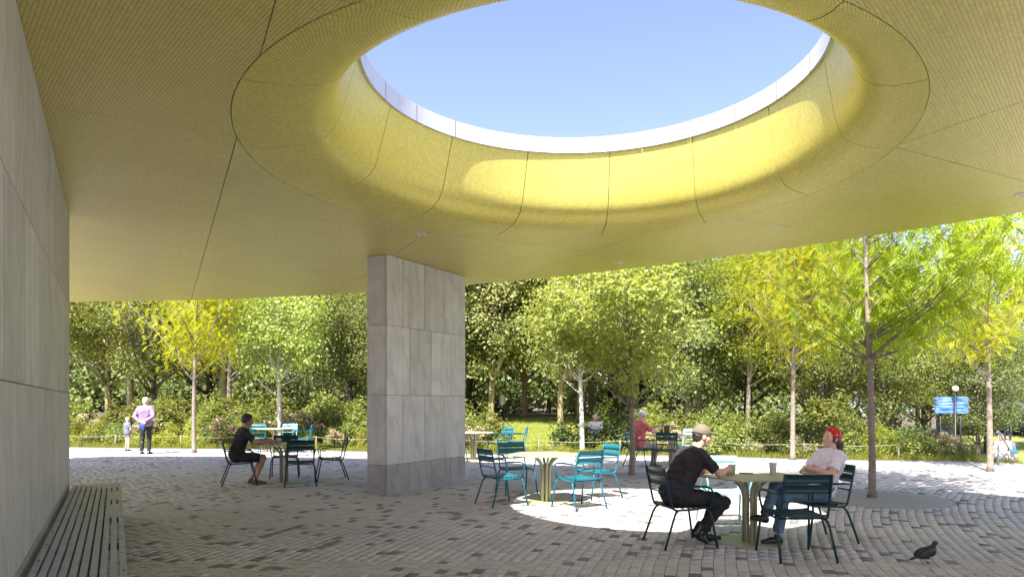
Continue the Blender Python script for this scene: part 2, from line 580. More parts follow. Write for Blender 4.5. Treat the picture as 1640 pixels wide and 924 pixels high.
class MB:
    """collects shapes of ONE piece"""

    def __init__(self):
        self.v, self.f, self.s = [], [], []

    def box(self, c, d, M=None):
        x, y, z = (q / 2 for q in d)
        b = len(self.v)
        for sx, sy, sz in ((-1, -1, -1), (1, -1, -1), (1, 1, -1), (-1, 1, -1), (-1, -1, 1), (1, -1, 1), (1, 1, 1), (-1, 1, 1)):
            p = Vector((sx * x, sy * y, sz * z))
            if M is not None:
                p = M @ p
            self.v.append(tuple(p + Vector(c)))
        for q in ((0, 3, 2, 1), (4, 5, 6, 7), (0, 1, 5, 4), (1, 2, 6, 5), (2, 3, 7, 6), (3, 0, 4, 7)):
            self.f.append(tuple(b + i for i in q))
            self.s.append(False)
        return self

    def tube(self, pts, r, n=8, r2=None, flat=None):
        """swept tube along pts; r number or list; flat scales one cross axis"""
        pts = [Vector(p) for p in pts]
        m = len(pts)
        rs = r if isinstance(r, (list, tuple)) else [r + ((r2 if r2 is not None else r) - r) * i / (m - 1) for i in range(m)]
        b = len(self.v)
        t0 = (pts[1] - pts[0]).normalized()
        up = Vector((0, 0, 1)) if abs(t0.z) < 0.9 else Vector((1, 0, 0))
        nrm = (up - t0 * up.dot(t0)).normalized()
        for i, p in enumerate(pts):
            if i == 0:
                t = pts[1] - pts[0]
            elif i == m - 1:
                t = pts[-1] - pts[-2]
            else:
                t = (pts[i + 1] - p).normalized() + (p - pts[i - 1]).normalized()
            t.normalize()
            nrm = (nrm - t * nrm.dot(t)).normalized()
            bi = t.cross(nrm)
            for k in range(n):
                a = 2 * math.pi * k / n
                fl = flat if flat else 1.0
                self.v.append(tuple(p + nrm * math.cos(a) * rs[i] * fl + bi * math.sin(a) * rs[i]))
        for i in range(m - 1):
            for k in range(n):
                k2 = (k + 1) % n
                self.f.append((b + i * n + k, b + i * n + k2, b + (i + 1) * n + k2, b + (i + 1) * n + k))
                self.s.append(True)
        self.f.append(tuple(b + k for k in range(n))[::-1])
        self.s.append(False)
        self.f.append(tuple(b + (m - 1) * n + k for k in range(n)))
        self.s.append(False)
        return self

    def prism(self, poly, z0, z1):
        b = len(self.v)
        n = len(poly)
        for z in (z0, z1):
            for x, y in poly:
                self.v.append((x, y, z))
        self.f.append(tuple(b + i for i in range(n))[::-1])
        self.f.append(tuple(b + n + i for i in range(n)))
        for i in range(n):
            j = (i + 1) % n
            self.f.append((b + i, b + j, b + n + j, b + n + i))
        self.s += [False] * (n + 2)
        return self

    def lathe(self, prof, n=24, c=(0, 0, 0)):
        b = len(self.v)
        m = len(prof)
        for r, z in prof:
            for k in range(n):
                a = 2 * math.pi * k / n
                self.v.append((c[0] + r * math.cos(a), c[1] + r * math.sin(a), c[2] + z))
        for i in range(m - 1):
            for k in range(n):
                k2 = (k + 1) % n
                self.f.append((b + i * n + k, b + i * n + k2, b + (i + 1) * n + k2, b + (i + 1) * n + k))
                self.s.append(True)
        return self

    def sheet(self, rows):
        b = len(self.v)
        h, w = len(rows), len(rows[0])
        for r in rows:
            self.v += [tuple(p) for p in r]
        for i in range(h - 1):
            for j in range(w - 1):
                self.f.append((b + i * w + j, b + i * w + j + 1, b + (i + 1) * w + j + 1, b + (i + 1) * w + j))
                self.s.append(True)
        return self

    def mesh(self, name, bevel=0.0):
        me = bpy.data.meshes.new(name)
        me.from_pydata(self.v, [], self.f)
        me.polygons.foreach_set('use_smooth', self.s)
        if bevel:
            bm = bmesh.new()
            bm.from_mesh(me)
            bmesh.ops.bevel(bm, geom=list(bm.edges), offset=bevel, segments=2, affect='EDGES', clamp_overlap=True)
            bm.to_mesh(me)
            bm.free()
        me.update()
        return me

    def build(self, name, mat, parent=None, bevel=0.0):
        return link(name, self.mesh(name, bevel), mat, parent)


def copy_tree(o, parent=None):
    c = o.copy()
    COL.objects.link(c)
    c.parent = parent
    for ch in o.children:
        copy_tree(ch, c)
    return c


# ------------------------------------------------------------------ terrain and plaza
EDGE = [(-40, 26), (-22, 25), (-12.9, 23.2), (-7.4, 22.6), (-3, 21.0), (0, 20.3), (5.1, 20.0), (8, 18.6), (11.5, 18.1), (12.8, 17.4), (16, 16.4), (40, 12)]


def edge_y(x):
    for (x0, y0), (x1, y1) in zip(EDGE, EDGE[1:]):
        if x0 <= x <= x1:
            t = (x - x0) / (x1 - x0)
            return y0 + (y1 - y0) * t
    return EDGE[0][1] if x < EDGE[0][0] else EDGE[-1][1]


def terr_z(x, y):
    ey = edge_y(x)
    z = -0.06
    if y > ey:
        z += 0.03 * smooth01((y - ey) / 0.5)
        z += 0.75 * smooth01((y - ey - 5) / 22.0) + 0.12 * noise.noise(Vector((x * 0.12, y * 0.12, 0)))* smooth01((y - ey - 2) / 8.0)
        z -= 1.25 * smooth01((x - 12.6) / 2.5) * smooth01((y - ey - 0.2) / 6.0)
    return z


def build_terrain():
    xs = np.concatenate([np.arange(-120, -30, 6), np.arange(-30, 30, 0.6), np.arange(30, 121, 6)])
    ys = np.concatenate([np.arange(-60, 12, 6), np.arange(12, 60, 0.6), np.arange(60, 160, 8)])
    V = [(x, y, terr_z(x, y)) for y in ys for x in xs]
    w = len(xs)
    Q = [(j * w + i, j * w + i + 1, (j + 1) * w + i + 1, (j + 1) * w + i) for j in range(len(ys) - 1) for i in range(w - 1)]
    structure(link('lawn_terrain', np_mesh('lawn_terrain', V, Q, True), 'terrain'))
    b = MB()
    b.v = [(-900, -900, -2.6), (900, -900, -2.6), (900, 900, -2.6), (-900, 900, -2.6)]
    b.f = [(0, 1, 2, 3)]
    b.s = [False]
    structure(b.build('river_water', 'water_blue'))


build_terrain()

# plaza: base sheet with sand joints, pavers proud of it
PC = Vector((21.0, 1.0, 0))
PITS = [(G(1397, 797), 1.14), (G(1012, 761), 0.62)]


def in_plaza(x, y):
    return y < edge_y(x) - 0.02


def build_plaza():
    b = MB()
    front = [(x, y) for x, y in EDGE]
    poly = [(-40, -40), (40, -40)] + front[::-1]
    b.v = [(x, y, -0.014) for x, y in poly]
    b.f = [tuple(range(len(poly)))]
    b.s = [False]
    base = structure(b.build('plaza', 'joint_sand'))
    # a plain flush apron where the pavers are too far to the side to be told apart
    cw = 0.108
    cells = []
    rng = np.random.default_rng(5)
    for i in range(int(8.0 / cw), int(47.0 / cw)):
        r0 = i * cw
        rm = r0 + cw / 2
        # angle span that can fall in view: PC is right of the frame
        s = math.pi * 0.45
        e = math.pi * 1.02
        a = s
        while a < e:
            L = rng.choice([0.108, 0.14, 0.175, 0.215], p=[0.22, 0.28, 0.3, 0.2])
            da = L / rm
            am = a + da / 2
            x = PC.x + rm * math.cos(am)
            y = PC.y + rm * math.sin(am)
            a += da
            if y < 3.6 or y > 24 or abs(x) > 0.78 * y + 2.2:
                continue
            if not in_plaza(x, y + 0.08):
                continue
            if any((x - p.x) ** 2 + (y - p.y) ** 2 < (R + 0.04) ** 2 for p, R in PITS):
                continue
            dark = rng.random() < 0.10
            if dark and L > 0.18:
                dark = False
            cells.append((y, x, rm, am, L, dark, i))
    # largest in view: nearest pavers inside the frame
    def vis(c):
        y, x = c[0], c[1]
        px = 820 + F_PX * x / y
        py = HZ + F_PX * HC / y
        return 10 < px < 1630 and py < 920
    inview = sorted((c for c in cells if vis(c)), key=lambda c: c[0])
    near = set(id(c) for c in inview[:300])

    def corners(c, g):
        y, x, rm, am, L, dark, i = c
        da = (L - g * 2.6) / rm / 2
        hw = cw / 2 - g / 2
        return [(rr * math.cos(aa), rr * math.sin(aa)) for rr, aa in ((rm - hw, am - da), (rm + hw, am - da), (rm + hw, am + da), (rm - hw, am + da))]
    V, Q, MI = [], [], []
    for c in cells:
        dz = rng.normal(0, 0.0012, 4) + rng.normal(0, 0.001)
        if id(c) in near:
            o = MB()
            cx, cy = c[1], c[0]
            lo = corners(c, 0.0035)
            hi = corners(c, 0.0065)
            o.v = [(PC.x + p - cx, PC.y + q - cy, -0.035) for p, q in lo] + [(PC.x + p - cx, PC.y + q - cy, dz[k]) for k, (p, q) in enumerate(hi)]
            o.f = [(4, 5, 6, 7), (0, 1, 5, 4), (1, 2, 6, 5), (2, 3, 7, 6), (3, 0, 4, 7)]
            o.s = [False] * 5
            ob = o.build('paver', 'paver_dark_one' if c[5] else 'paver_light_one', base)
            ob.location = (cx, cy, 0)
            continue
        bi = len(V)
        V += [(PC.x + p, PC.y + q, -0.035) for p, q in corners(c, 0.0035)]
        V += [(PC.x + p, PC.y + q, dz[k]) for k, (p, q) in enumerate(corners(c, 0.0065))]
        for q in ((4, 5, 6, 7), (0, 1, 5, 4), (1, 2, 6, 5), (2, 3, 7, 6), (3, 0, 4, 7)):
            Q.append([bi + t for t in q])
            MI.append(1 if c[5] else 0)
    me = np_mesh('paver_field', V, Q)
    me.materials.append(MATS['paver_light'])
    me.materials.append(MATS['paver_dark'])
    me.polygons.foreach_set('material_index', np.array(MI, np.int32))
    o = link('paver_field', me, None, base)
    o['kind'] = 'stuff'
    print('pavers', len(cells))
    # plain paving outside the built field
    def strip(name, poly):
        b = MB()
        b.v = [(x, y, -0.008) for x, y in poly]
        b.f = [tuple(range(len(poly)))]
        b.s = [False]
        o = b.build(name, 'plaza_far', base)
        o['kind'] = 'stuff'
    strip('outer_paving', [(-40, -40), (40, -40), (40, 3.5), (-40, 3.5)])
    strip('outer_paving', [(-40, 3.5), (-4.93, 3.5), (-21.5, 24.7), (-40, 25.7)])
    strip('outer_paving', [(4.93, 3.5), (40, 3.5), (40, 11.9), (16, 16.3), (15.2, 16.55)])
    # edging
    k = MB()
    pts = [Vector((x, y - 0.06, -0.02)) for x, y in EDGE]
    for p, q in zip(pts, pts[1:]):
        d = q - p
        k.box((p + q) / 2, (d.length, 0.06, 0.09), Matrix.Rotation(math.atan2(d.y, d.x), 3, 'Z'))
    structure(k.build('kerb', 'steel_rail'))
    # tree pits
    for p, R in PITS:
        n = 40
        m = MB()
        m.v = [(p.x, p.y, 0.012)] + [(p.x + r * math.cos(2 * math.pi * j / n), p.y + r * math.sin(2 * math.pi * j / n), z) for r, z in ((R * 0.6, 0.008), (R, 0.002), (R + 0.03, -0.03)) for j in range(n)]
        for j in range(n):
            j2 = (j + 1) % n
            m.f.append((0, 1 + j, 1 + j2))
            for t in range(2):
                m.f.append((1 + t * n + j, 1 + (t + 1) * n + j, 1 + (t + 1) * n + j2, 1 + t * n + j2))
        m.s = [True] * len(m.f)
        structure(m.build('tree_pit', 'gravel'))


build_plaza()

# ------------------------------------------------------------------ canopy
OC = Vector((0.78, 7.10, 0))
ZC = 4.04
RCX, RCY, RR = -11.8, -8.2, 25.2


def rho(a):
    c, s = math.cos(a), math.sin(a)
    best = 1e9
    dx, dy = OC.x - RCX, OC.y - RCY
    B = dx * c + dy * s
    C = dx * dx + dy * dy - RR * RR
    best = -B + math.sqrt(B * B - C)
    for (nx, ny, d) in ((0, -1, 5.0), (-1, 0, 13.5), (1, 0, 12.5)):
        den = nx * c + ny * s
        if den > 1e-6:
            best = min(best, (d - nx * OC.x - ny * OC.y) / den)
    return best


PROFILE = [(2.330, 4.975), (2.360, 4.84), (2.392, 4.70), (2.425, 4.56), (2.458, 4.42), (2.492, 4.30), (2.548, 4.205), (2.645, 4.125), (2.80, 4.075), (3.0, 4.051), (3.12, 4.043), (3.20, 4.040)]


def ring(r, a):
    """plan point of the opening at radius r: its foot sits a little to one side of its rim, its near side is a little longer"""
    t = max(0.0, min(1.2, (r - 2.33) / 0.87))
    f = 1.0 + (0.006 + 0.062 * math.sin(math.pi * min(1.0, t / 0.9))) * max(0.0, -math.sin(a)) ** 1.5
    return OC.x - 0.22 * t + r * f * math.cos(a), OC.y + r * f * math.sin(a)


def build_canopy():
    root = thing('canopy_roof', 'wide flat canopy clad in small yellow tiles with a round skylight opening', 'canopy')
    # ---- ceiling panels on a rotated grid
    NA = 180
    base = bmesh.new()
    rings = []
    fr = [0.0, 0.02, 0.06, 0.12, 0.2, 0.35, 0.55, 0.8, 1.0]
    for t in fr:
        row = []
        for k in range(NA):
            a = 2 * math.pi * k / NA
            x0, y0 = ring(3.206, a)
            x1, y1 = OC.x + rho(a) * math.cos(a), OC.y + rho(a) * math.sin(a)
            row.append(base.verts.new((x0 + (x1 - x0) * t, y0 + (y1 - y0) * t, ZC)))
        rings.append(row)
    for i in range(len(fr) - 1):
        for k in range(NA):
            k2 = (k + 1) % NA
            base.faces.new((rings[i][k], rings[i + 1][k], rings[i + 1][k2], rings[i][k2]))
    bmesh.ops.recalc_face_normals(base, faces=list(base.faces))
    u = Vector((math.cos(rad(27)), math.sin(rad(27)), 0))
    v = Vector((-u.y, u.x, 0))
    O = Vector((3.70, 6.67, 0))
    SU, SV, gap = 2.85, 2.62, 0.004
    for i in range(-8, 6):
        strip = base.copy()
        for n, d in ((u, i * SU + gap), (-u, -((i + 1) * SU - gap))):
            geom = list(strip.verts) + list(strip.edges) + list(strip.faces)
            bmesh.ops.bisect_plane(strip, geom=geom, plane_co=O + n * d, plane_no=n, clear_inner=True, clear_outer=False)
        if not strip.faces:
            strip.free()
            continue
        off = 0.0 if i % 2 == 0 else 0.0
        for j in range(-9, 9):
            cell = strip.copy()
            for n, d in ((v, j * SV + off + gap), (-v, -((j + 1) * SV + off - gap))):
                geom = list(cell.verts) + list(cell.edges) + list(cell.faces)
                if not geom:
                    break
                bmesh.ops.bisect_plane(cell, geom=geom, plane_co=O + n * d, plane_no=n, clear_inner=True, clear_outer=False)
            if len(cell.faces):
                # give the panel its thickness
                ed = [e for e in cell.edges if e.is_boundary]
                ret = bmesh.ops.extrude_edge_only(cell, edges=ed)
                bmesh.ops.translate(cell, verts=[g for g in ret['geom'] if isinstance(g, bmesh.types.BMVert)], vec=(0, 0, 0.03))
                me = bpy.data.meshes.new('ceiling_panel')
                cell.to_mesh(me)
                link('ceiling_panel', me, 'tile_ceiling', root)
            cell.free()
        strip.free()
    base.free()
    # ---- drum panels (bell shaped), seams between
    NP = 13
    A0 = rad(76.2)      # a seam seen near the middle of the far wall
    ln = [0.0]
    for p, q in zip(PROFILE, PROFILE[1:]):
        ln.append(ln[-1] + math.dist(p, q))
    for k in range(NP):
        a0 = A0 + 2 * math.pi * k / NP
        a1 = A0 + 2 * math.pi * (k + 1) / NP
        NS = 14
        V, Q, UV = [], [], []
        g = 0.005
        for i, (r, z) in enumerate(PROFILE):
            for j in range(NS + 1):
                a = a0 + g / r + (a1 - a0 - 2 * g / r) * j / NS
                V.append((*ring(r, a), z))
                UV.append((a * 2.7, ln[i]))
        w = NS + 1
        for i in range(len(PROFILE) - 1):
            for j in range(NS):
                Q.append((i * w + j, i * w + j + 1, (i + 1) * w + j + 1, (i + 1) * w + j))
        # returns at both sides
        nb = len(V)
        for jj in (0, NS):
            st = len(V)
            for i, (r, z) in enumerate(PROFILE):
                x, y, zz = V[i * w + jj]
                d = Vector((x - OC.x, y - OC.y, 0)).normalized()
                V.append((x, y, zz))
                V.append((x + d.x * 0.02, y + d.y * 0.02, zz + 0.02))
                UV.append(UV[i * w + jj])
                UV.append(UV[i * w + jj])
            for i in range(len(PROFILE) - 1):
                q = (st + 2 * i, st + 2 * i + 2, st + 2 * i + 3, st + 2 * i + 1)
                Q.append(q if jj == 0 else q[::-1])
        me = np_mesh('skylight_panel', V, Q, True)
        uv = me.uv_layers.new(name='UVMap')
        li = np.zeros(len(me.loops), np.int32)
        me.loops.foreach_get('vertex_index', li)
        uv.data.foreach_set('uv', np.array(UV, np.float32)[li].ravel())
        link('skylight_panel', me, 'tile_drum', root)
    # ---- backing shell and roof deck
    NB = 120
    m = MB()
    rows = []
    back = [(r + 0.022, z + 0.022) for r, z in PROFILE][::-1]
    deck = [[(OC.x + rho(a) * math.cos(a), OC.y + rho(a) * math.sin(a), ZC + 0.024) for a in (2 * math.pi * k / NB for k in range(NB + 1))]]
    deck.append([(*ring(3.25, a), ZC + 0.024) for a in (2 * math.pi * k / NB for k in range(NB + 1))])
    for r, z in back:
        deck.append([(*ring(r, a), z) for a in (2 * math.pi * k / NB for k in range(NB + 1))])
    m.sheet(deck)
    m.build('backing', 'joint_strip', root)
    t = MB()
    top = []
    for fn in (lambda a: (2.36, 5.04), lambda a: (2.75, 5.06), lambda a: (3.5, 4.75), lambda a: (rho(a) - 0.02, 4.34), lambda a: (rho(a) + 0.012, 4.33), lambda a: (rho(a) + 0.012, 4.045), lambda a: (rho(a), 4.045)):
        row = []
        for k in range(NB + 1):
            a = 2 * math.pi * k / NB
            r, z = fn(a)
            row.append((*ring(r, a), z) if r < 3.6 else (OC.x + r * math.cos(a), OC.y + r * math.sin(a), z))
        top.append(row)
    t.sheet(top[:4])
    t.build('roof_deck', 'roof_membrane', root)
    e = MB()
    e.sheet(top[3:])
    e.build('fascia', 'coping_metal', root)
    # ---- metal coping ring in segments
    NC = 22
    for k in range(NC):
        a0 = 2 * math.pi * k / NC + 0.002
        a1 = 2 * math.pi * (k + 1) / NC - 0.002
        rows = []
        for r, z in ((2.345, 4.968), (2.298, 4.968), (2.298, 5.175), (2.42, 5.180), (2.42, 5.03)):
            rows.append([(*ring(r, q), z) for q in (a0 + (a1 - a0) * j / 6 for j in range(7))])
        s = MB()
        s.sheet(rows)
        s.s = [False] * len(s.f)
        s.build('coping', 'coping_metal', root)
    # ---- recessed downlights
    for px, py in ((675, 375), (990, 421), (1245, 366), (1636, 311), (560, 452), (765, 452)):
        s = (HZ - py) / (ZC - HC)
        x, y = (px - 820) / s, F_PX / s
        d = MB()
        d.lathe([(0.075, 0.004), (0.075, -0.006), (0.055, -0.008), (0.050, 0.004)], 20, (x, y, ZC))
        dl = d.build('downlight', 'coping_metal', root)
        q = MB()
        q.v = [(x + 0.05 * math.cos(2 * math.pi * j / 16), y + 0.05 * math.sin(2 * math.pi * j / 16), ZC - 0.003) for j in range(16)]
        q.f = [tuple(range(16))[::-1]]
        q.s = [False]
        q.build('lens', 'lamp_lens', dl)
    return root


build_canopy()


# ------------------------------------------------------------------ stone piers
def pier(label, corner, ang, L, W, courses, plen, first):
    """long side runs from corner along ang, thickness W to its left"""
    root = thing('stone_pier', label, 'pier', (corner[0], corner[1], 0), ang)
    H = ZC
    c = MB()
    c.box((L / 2, W / 2, (H + 0.0) / 2 - 0.02), (L - 0.05, W - 0.05, H + 0.03))
    c.build('core', 'stone_core', root)
    g = 0.003
    for ci, (z0, z1) in enumerate(courses):
        zt = z1 if ci < len(courses) - 1 else z1 - 0.001
        mat = 'stone_base' if ci == 0 else 'stone'
        pr = 0.0
        xs = [0.0]
        x = first if ci % 2 else plen
        while x < L - 0.15:
            xs.append(x)
            x += plen
        xs.append(L)
        for side in (0, 1):
            yc = 0.015 - pr if side == 0 else W - 0.015 + pr
            for a, b2 in zip(xs, xs[1:]):
                m = MB()
                m.box(((a + b2) / 2, yc, (z0 + zt) / 2), (b2 - a - 2 * g, 0.03, zt - z0 - 2 * g))
                m.build('stone_panel', mat, root, bevel=0.004)
        for xe in (0.015, L - 0.015):
            m = MB()
            m.box((xe, W / 2, (z0 + zt) / 2), (0.03, W - 0.06 - 2 * g, zt - z0 - 2 * g))
            m.build('stone_panel', mat, root, bevel=0.004)
    return root


PC1 = G(619.5, 793)
COURSES = [(-0.02, 0.5), (0.5, 1.68), (1.68, 2.86), (2.86, ZC - 0.001)]
pier('pale marble clad pier standing between the tables under the canopy', (PC1.x, PC1.y), math.atan2(2.03, 1.17), 2.36, 0.44, COURSES, 0.62, 0.42)

# ------------------------------------------------------------------ bench with pier behind it
BD = Vector((-0.5, 0.866, 0)).normalized()      # bench runs this way, away from the camera
BP = Vector((-2.38, 4.27, 0))                   # a point on its aisle edge


def build_bench():
    ang = math.atan2(BD.y, BD.x)
    # local x along the bench, local y to its left (towards the wall)
    root = thing('slatted_bench', 'long weathered grey slatted bench along the stone wall', 'bench', (BP.x, BP.y, 0), ang)
    x0, x1, H = -3.2, 6.02, 0.45
    n, pitch, w = 10, 0.057, 0.044
    mid = 3.05
    for i in range(n):
        y = pitch * (i + 0.5)
        for a, b in ((x0, mid - 0.003 - 2.97), (mid - 2.967, mid - 0.003), (mid + 0.003, x1)):
            # far end is cut square to the view path, so each slat is a little longer
            bb = b - (0.50 * y if b == x1 else 0.0) * 0
            m = MB()
            m.box(((a + bb) / 2, y, H - 0.02), (bb - a, w, 0.04))
            s = m.build('slat', 'bench_wood', root, bevel=0.004)
            if i == 0 or i == n - 1:
                k = a + 0.25
                while k < bb - 0.1:
                    q = MB()
                    q.lathe([(0.009, 0.0), (0.008, 0.003), (0.0005, 0.0035)], 8, (k, y, H))
                    q.build('screw', 'screw', s)
                    k += 0.62
    for k in (-2.9, -1.4, 0.1, 1.6, 3.05, 4.5, 5.85):
        m = MB()
        m.box((k, pitch * n / 2, H - 0.065), (0.06, pitch * n - 0.04, 0.05))
        m.box((k, pitch * n / 2, 0.18), (0.05, 0.30, 0.41))
        m.build('support', 'dark_metal', root, bevel=0.004)
    # wall behind
    w0 = BP + BD * -3.4 + Vector((-BD.y, BD.x, 0)) * 0.605
    pier('long stone clad wall pier behind the slatted bench', (w0.x, w0.y), ang, 9.4, 0.44, COURSES, 1.05, 0.6)


build_bench()


# ------------------------------------------------------------------ chairs and tables
def bez(p0, p1, p2, n=5):
    return [(Vector(p0) * (1 - t) ** 2 + Vector(p1) * 2 * t * (1 - t) + Vector(p2) * t * t) for t in (i / n for i in range(n + 1))]


def make_chair(mat):
    """slatted garden armchair; faces local +Y, origin on the ground under the seat"""
    root = empty('garden_chair')
    SW, SH = 0.235, 0.44
    fr = MB()
    for s in (-1, 1):
        # back post runs from the front of the seat, under it, then up
        pts = [Vector((s * SW, 0.22, SH - 0.005)), Vector((s * SW, 0.0, SH - 0.025)), Vector((s * SW, -0.17, SH - 0.03))]
        pts += bez((s * SW, -0.17, SH - 0.03), (s * SW, -0.225, SH - 0.028), (s * SW, -0.235, SH + 0.03), 4)[1:]
        pts += [Vector((s * SW, -0.27, 0.62)), Vector((s * SW, -0.31, 0.80)), Vector((s * (SW - 0.004), -0.322, 0.855))]
        fr.tube(pts, 0.0125, 8)
    fr.tube([(-SW, 0.19, SH - 0.012), (SW, 0.19, SH - 0.012)], 0.010, 6)
    fr.tube([(-SW, -0.15, SH - 0.034), (SW, -0.15, SH - 0.034)], 0.010, 6)
    fr.tube([(-SW, -0.262, 0.59), (SW, -0.262, 0.59)], 0.0085, 6)
    fr.build('frame', mat, root)
    for s in (-1, 1):
        for f in (1, -1):
            top = Vector((s * (SW - 0.012), 0.17 * f + (0.02 if f > 0 else 0.01), SH - 0.03))
            out = Vector((s * (SW + 0.02), 0.205 if f > 0 else -0.20, SH - 0.045))
            foot = Vector((s * (SW + 0.045), 0.275 if f > 0 else -0.335, 0.004))
            pts = bez(top, out, out + (foot - out) * 0.18, 4) + [foot]
            m = MB()
            m.tube(pts, 0.0125, 8)
            m.build('leg', mat, root)
        a = MB()
        pts = [Vector((s * (SW + 0.002), -0.278, 0.655))]
        pts += bez((s * (SW + 0.03), -0.2, 0.665), (s * (SW + 0.045), 0.02, 0.668), (s * (SW + 0.04), 0.13, 0.66), 4)
        pts += bez((s * (SW + 0.04), 0.13, 0.66), (s * (SW + 0.04), 0.225, 0.655), (s * (SW + 0.03), 0.225, 0.58), 4)[1:]
        pts += [Vector((s * (SW + 0.005), 0.195, SH - 0.015))]
        a.tube(pts, 0.011, 8)
        # flattened hand pad
        rows = []
        for t, (yy, zz) in enumerate(((-0.22, 0.672), (-0.1, 0.677), (0.02, 0.679), (0.14, 0.672))):
            rows.append([(s * (SW + 0.038) + dx, yy, zz) for dx in (-0.021, 0.021)])
        a.sheet(rows)
        a.build('armrest', mat, root)
    # seat slats, dished
    n = 7
    for i in range(n):
        y = -0.205 + i * 0.068
        z = SH - 0.015 + 0.9 * (y - 0.0) ** 2 * 0.35 + (0.004 if i == n - 1 else 0)
        m = MB()
        W = SW + 0.006
        rows = []
        for yy, dz in ((-0.029, -0.012), (-0.029, 0.0), (-0.015, 0.003), (0.015, 0.003), (0.029, 0.0), (0.029, -0.012)):
            rows.append([(xx, y + yy, z + dz + 0.012 * (abs(xx) / W) ** 3) for xx in (-W, -W * 0.5, 0, W * 0.5, W)])
        m.sheet(rows)
        m.build('seat_slat', mat, root)
    # two back slats
    for (z0, z1) in ((0.772, 0.862), (0.672, 0.760)):
        rows = []
        W = SW + 0.008
        def yy(z):
            return -0.27 - (z - 0.62) / 0.18 * 0.04
        prof = [(z0, 0.010), (z0, 0.0), ((z0 + z1) / 2, -0.004), (z1, 0.0), (z1, 0.010)]
        for z, d in prof:
            rows.append([(xx, yy(z) - 0.012 - d + 0.014 + 0.02 * (1 - (xx / W) ** 2) * -1, z) for xx in (-W, -W * 0.6, 0, W * 0.6, W)])
        m = MB()
        m.sheet(rows)
        back_rows = [[(x, y - 0.003, z) for x, y, z in r] for r in (rows[1], rows[2], rows[3])]
        m.build('back_slat', mat, root)
    return root


def hexpoly(R, rot, rr=0.10, n=5):
    out = []
    for k in range(6):
        a = rot + k * math.pi / 3
        # rounded corner of radius rr
        cx, cy = (R - rr / math.cos(math.pi / 6)) * math.cos(a), (R - rr / math.cos(math.pi / 6)) * math.sin(a)
        for j in range(n + 1):
            b = a - math.pi / 6 + math.pi / 3 * j / n
            out.append((cx + rr * math.cos(b), cy + rr * math.sin(b)))
    return out


def make_table():
    root = empty('cafe_table')
    t = MB()
    t.prism(hexpoly(0.62, rad(0), 0.14), 0.735, 0.75)
    t.build('table_top', 'table_paint', root, bevel=0.0)
    b = MB()
    b.prism(hexpoly(0.40, rad(0), 0.07), 0.0, 0.012)
    b.build('base_plate', 'table_paint', root)
    for k in range(6):
        a = k * math.pi / 3 + rad(30)
        c, s = math.cos(a), math.sin(a)
        m = MB()
        pts = [Vector((0.062 * c, 0.062 * s, 0.010)), Vector((0.062 * c, 0.062 * s, 0.50))]
        pts += bez((0.062 * c, 0.062 * s, 0.50), (0.066 * c, 0.066 * s, 0.60), (0.16 * c, 0.16 * s, 0.68), 5)[1:]
        pts += [Vector((0.235 * c, 0.235 * s, 0.737))]
        m.tube(pts, 0.021, 8)
        m.build('pedestal_tube', 'table_paint', root)
    return root


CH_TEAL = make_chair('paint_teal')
CH_SUN_PALE = make_chair('paint_sun_pale')
CH_SHADE_DARK = make_chair('paint_shade_dark')
TABLE = make_table()
used = set()


def place(proto, loc, heading_deg, label, cat, group):
    o = proto if proto.name not in used else copy_tree(proto)
    used.add(proto.name)
    o.location = (loc[0], loc[1], 0.0)
    o.rotation_euler = (0, 0, rad(heading_deg - 90))
    tag(o, label, cat, group)
    return o


GC, GT = 'teal slatted chairs around the cafe tables', 'hexagonal cafe tables'
T1, T2, T3 = (2.65, 7.66), (0.53, 10.78), (-4.45, 13.4)
place(TABLE, T1, 92, 'pale green hexagonal table between the capped man and the woman in the bandana', 'table', GT)
place(TABLE, T2, 100, 'hexagonal cafe table in the pool of sunlight with nobody seated', 'table', GT)
place(TABLE, T3, 80, 'hexagonal cafe table in front of the man in black shorts', 'table', GT)
place(TABLE, (-7.35, 21.3), 90, 'hexagonal cafe table by the planting, between a turquoise and a sun paled chair', 'table', GT)
place(TABLE, (-1.05, 18.6), 75, 'hexagonal cafe table partly hidden behind the marble pier', 'table', GT)
place(TABLE, (4.0, 17.2), 95, 'hexagonal cafe table beside the man in the red shirt', 'table', GT)

M1 = place(CH_SHADE_DARK, (1.87, 7.56), 13, 'shaded teal slatted armchair under the man in the tan cap', 'chair', GC)
place(CH_SHADE_DARK, (2.86, 6.97), 92, 'empty shaded teal armchair with its back to us at the table with paper cups', 'chair', GC)
M2 = place(CH_SHADE_DARK, (3.44, 7.78), 191, 'shaded teal slatted armchair under the woman in the red bandana', 'chair', GC)
place(CH_SUN_PALE, (2.68, 8.66), 268, 'sun paled armchair on the sunlit side of the table with paper cups', 'chair', GC)
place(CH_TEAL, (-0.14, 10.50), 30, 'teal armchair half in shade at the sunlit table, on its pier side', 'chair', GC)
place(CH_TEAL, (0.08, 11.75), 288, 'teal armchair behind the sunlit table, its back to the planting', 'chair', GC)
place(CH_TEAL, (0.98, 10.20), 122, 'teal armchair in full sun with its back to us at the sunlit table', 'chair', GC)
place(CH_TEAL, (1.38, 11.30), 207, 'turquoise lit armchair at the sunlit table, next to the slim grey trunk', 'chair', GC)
M3 = place(CH_SHADE_DARK, (-5.15, 13.02), 25, 'shaded teal armchair under the man in black shorts', 'chair', GC)
place(CH_SHADE_DARK, (-3.98, 12.92), 108, 'empty shaded armchair with its back to us, before the man in black shorts', 'chair', GC)
place(CH_SHADE_DARK, (-3.66, 13.85), 200, 'empty shaded armchair beside the marble pier, facing the man in black shorts', 'chair', GC)
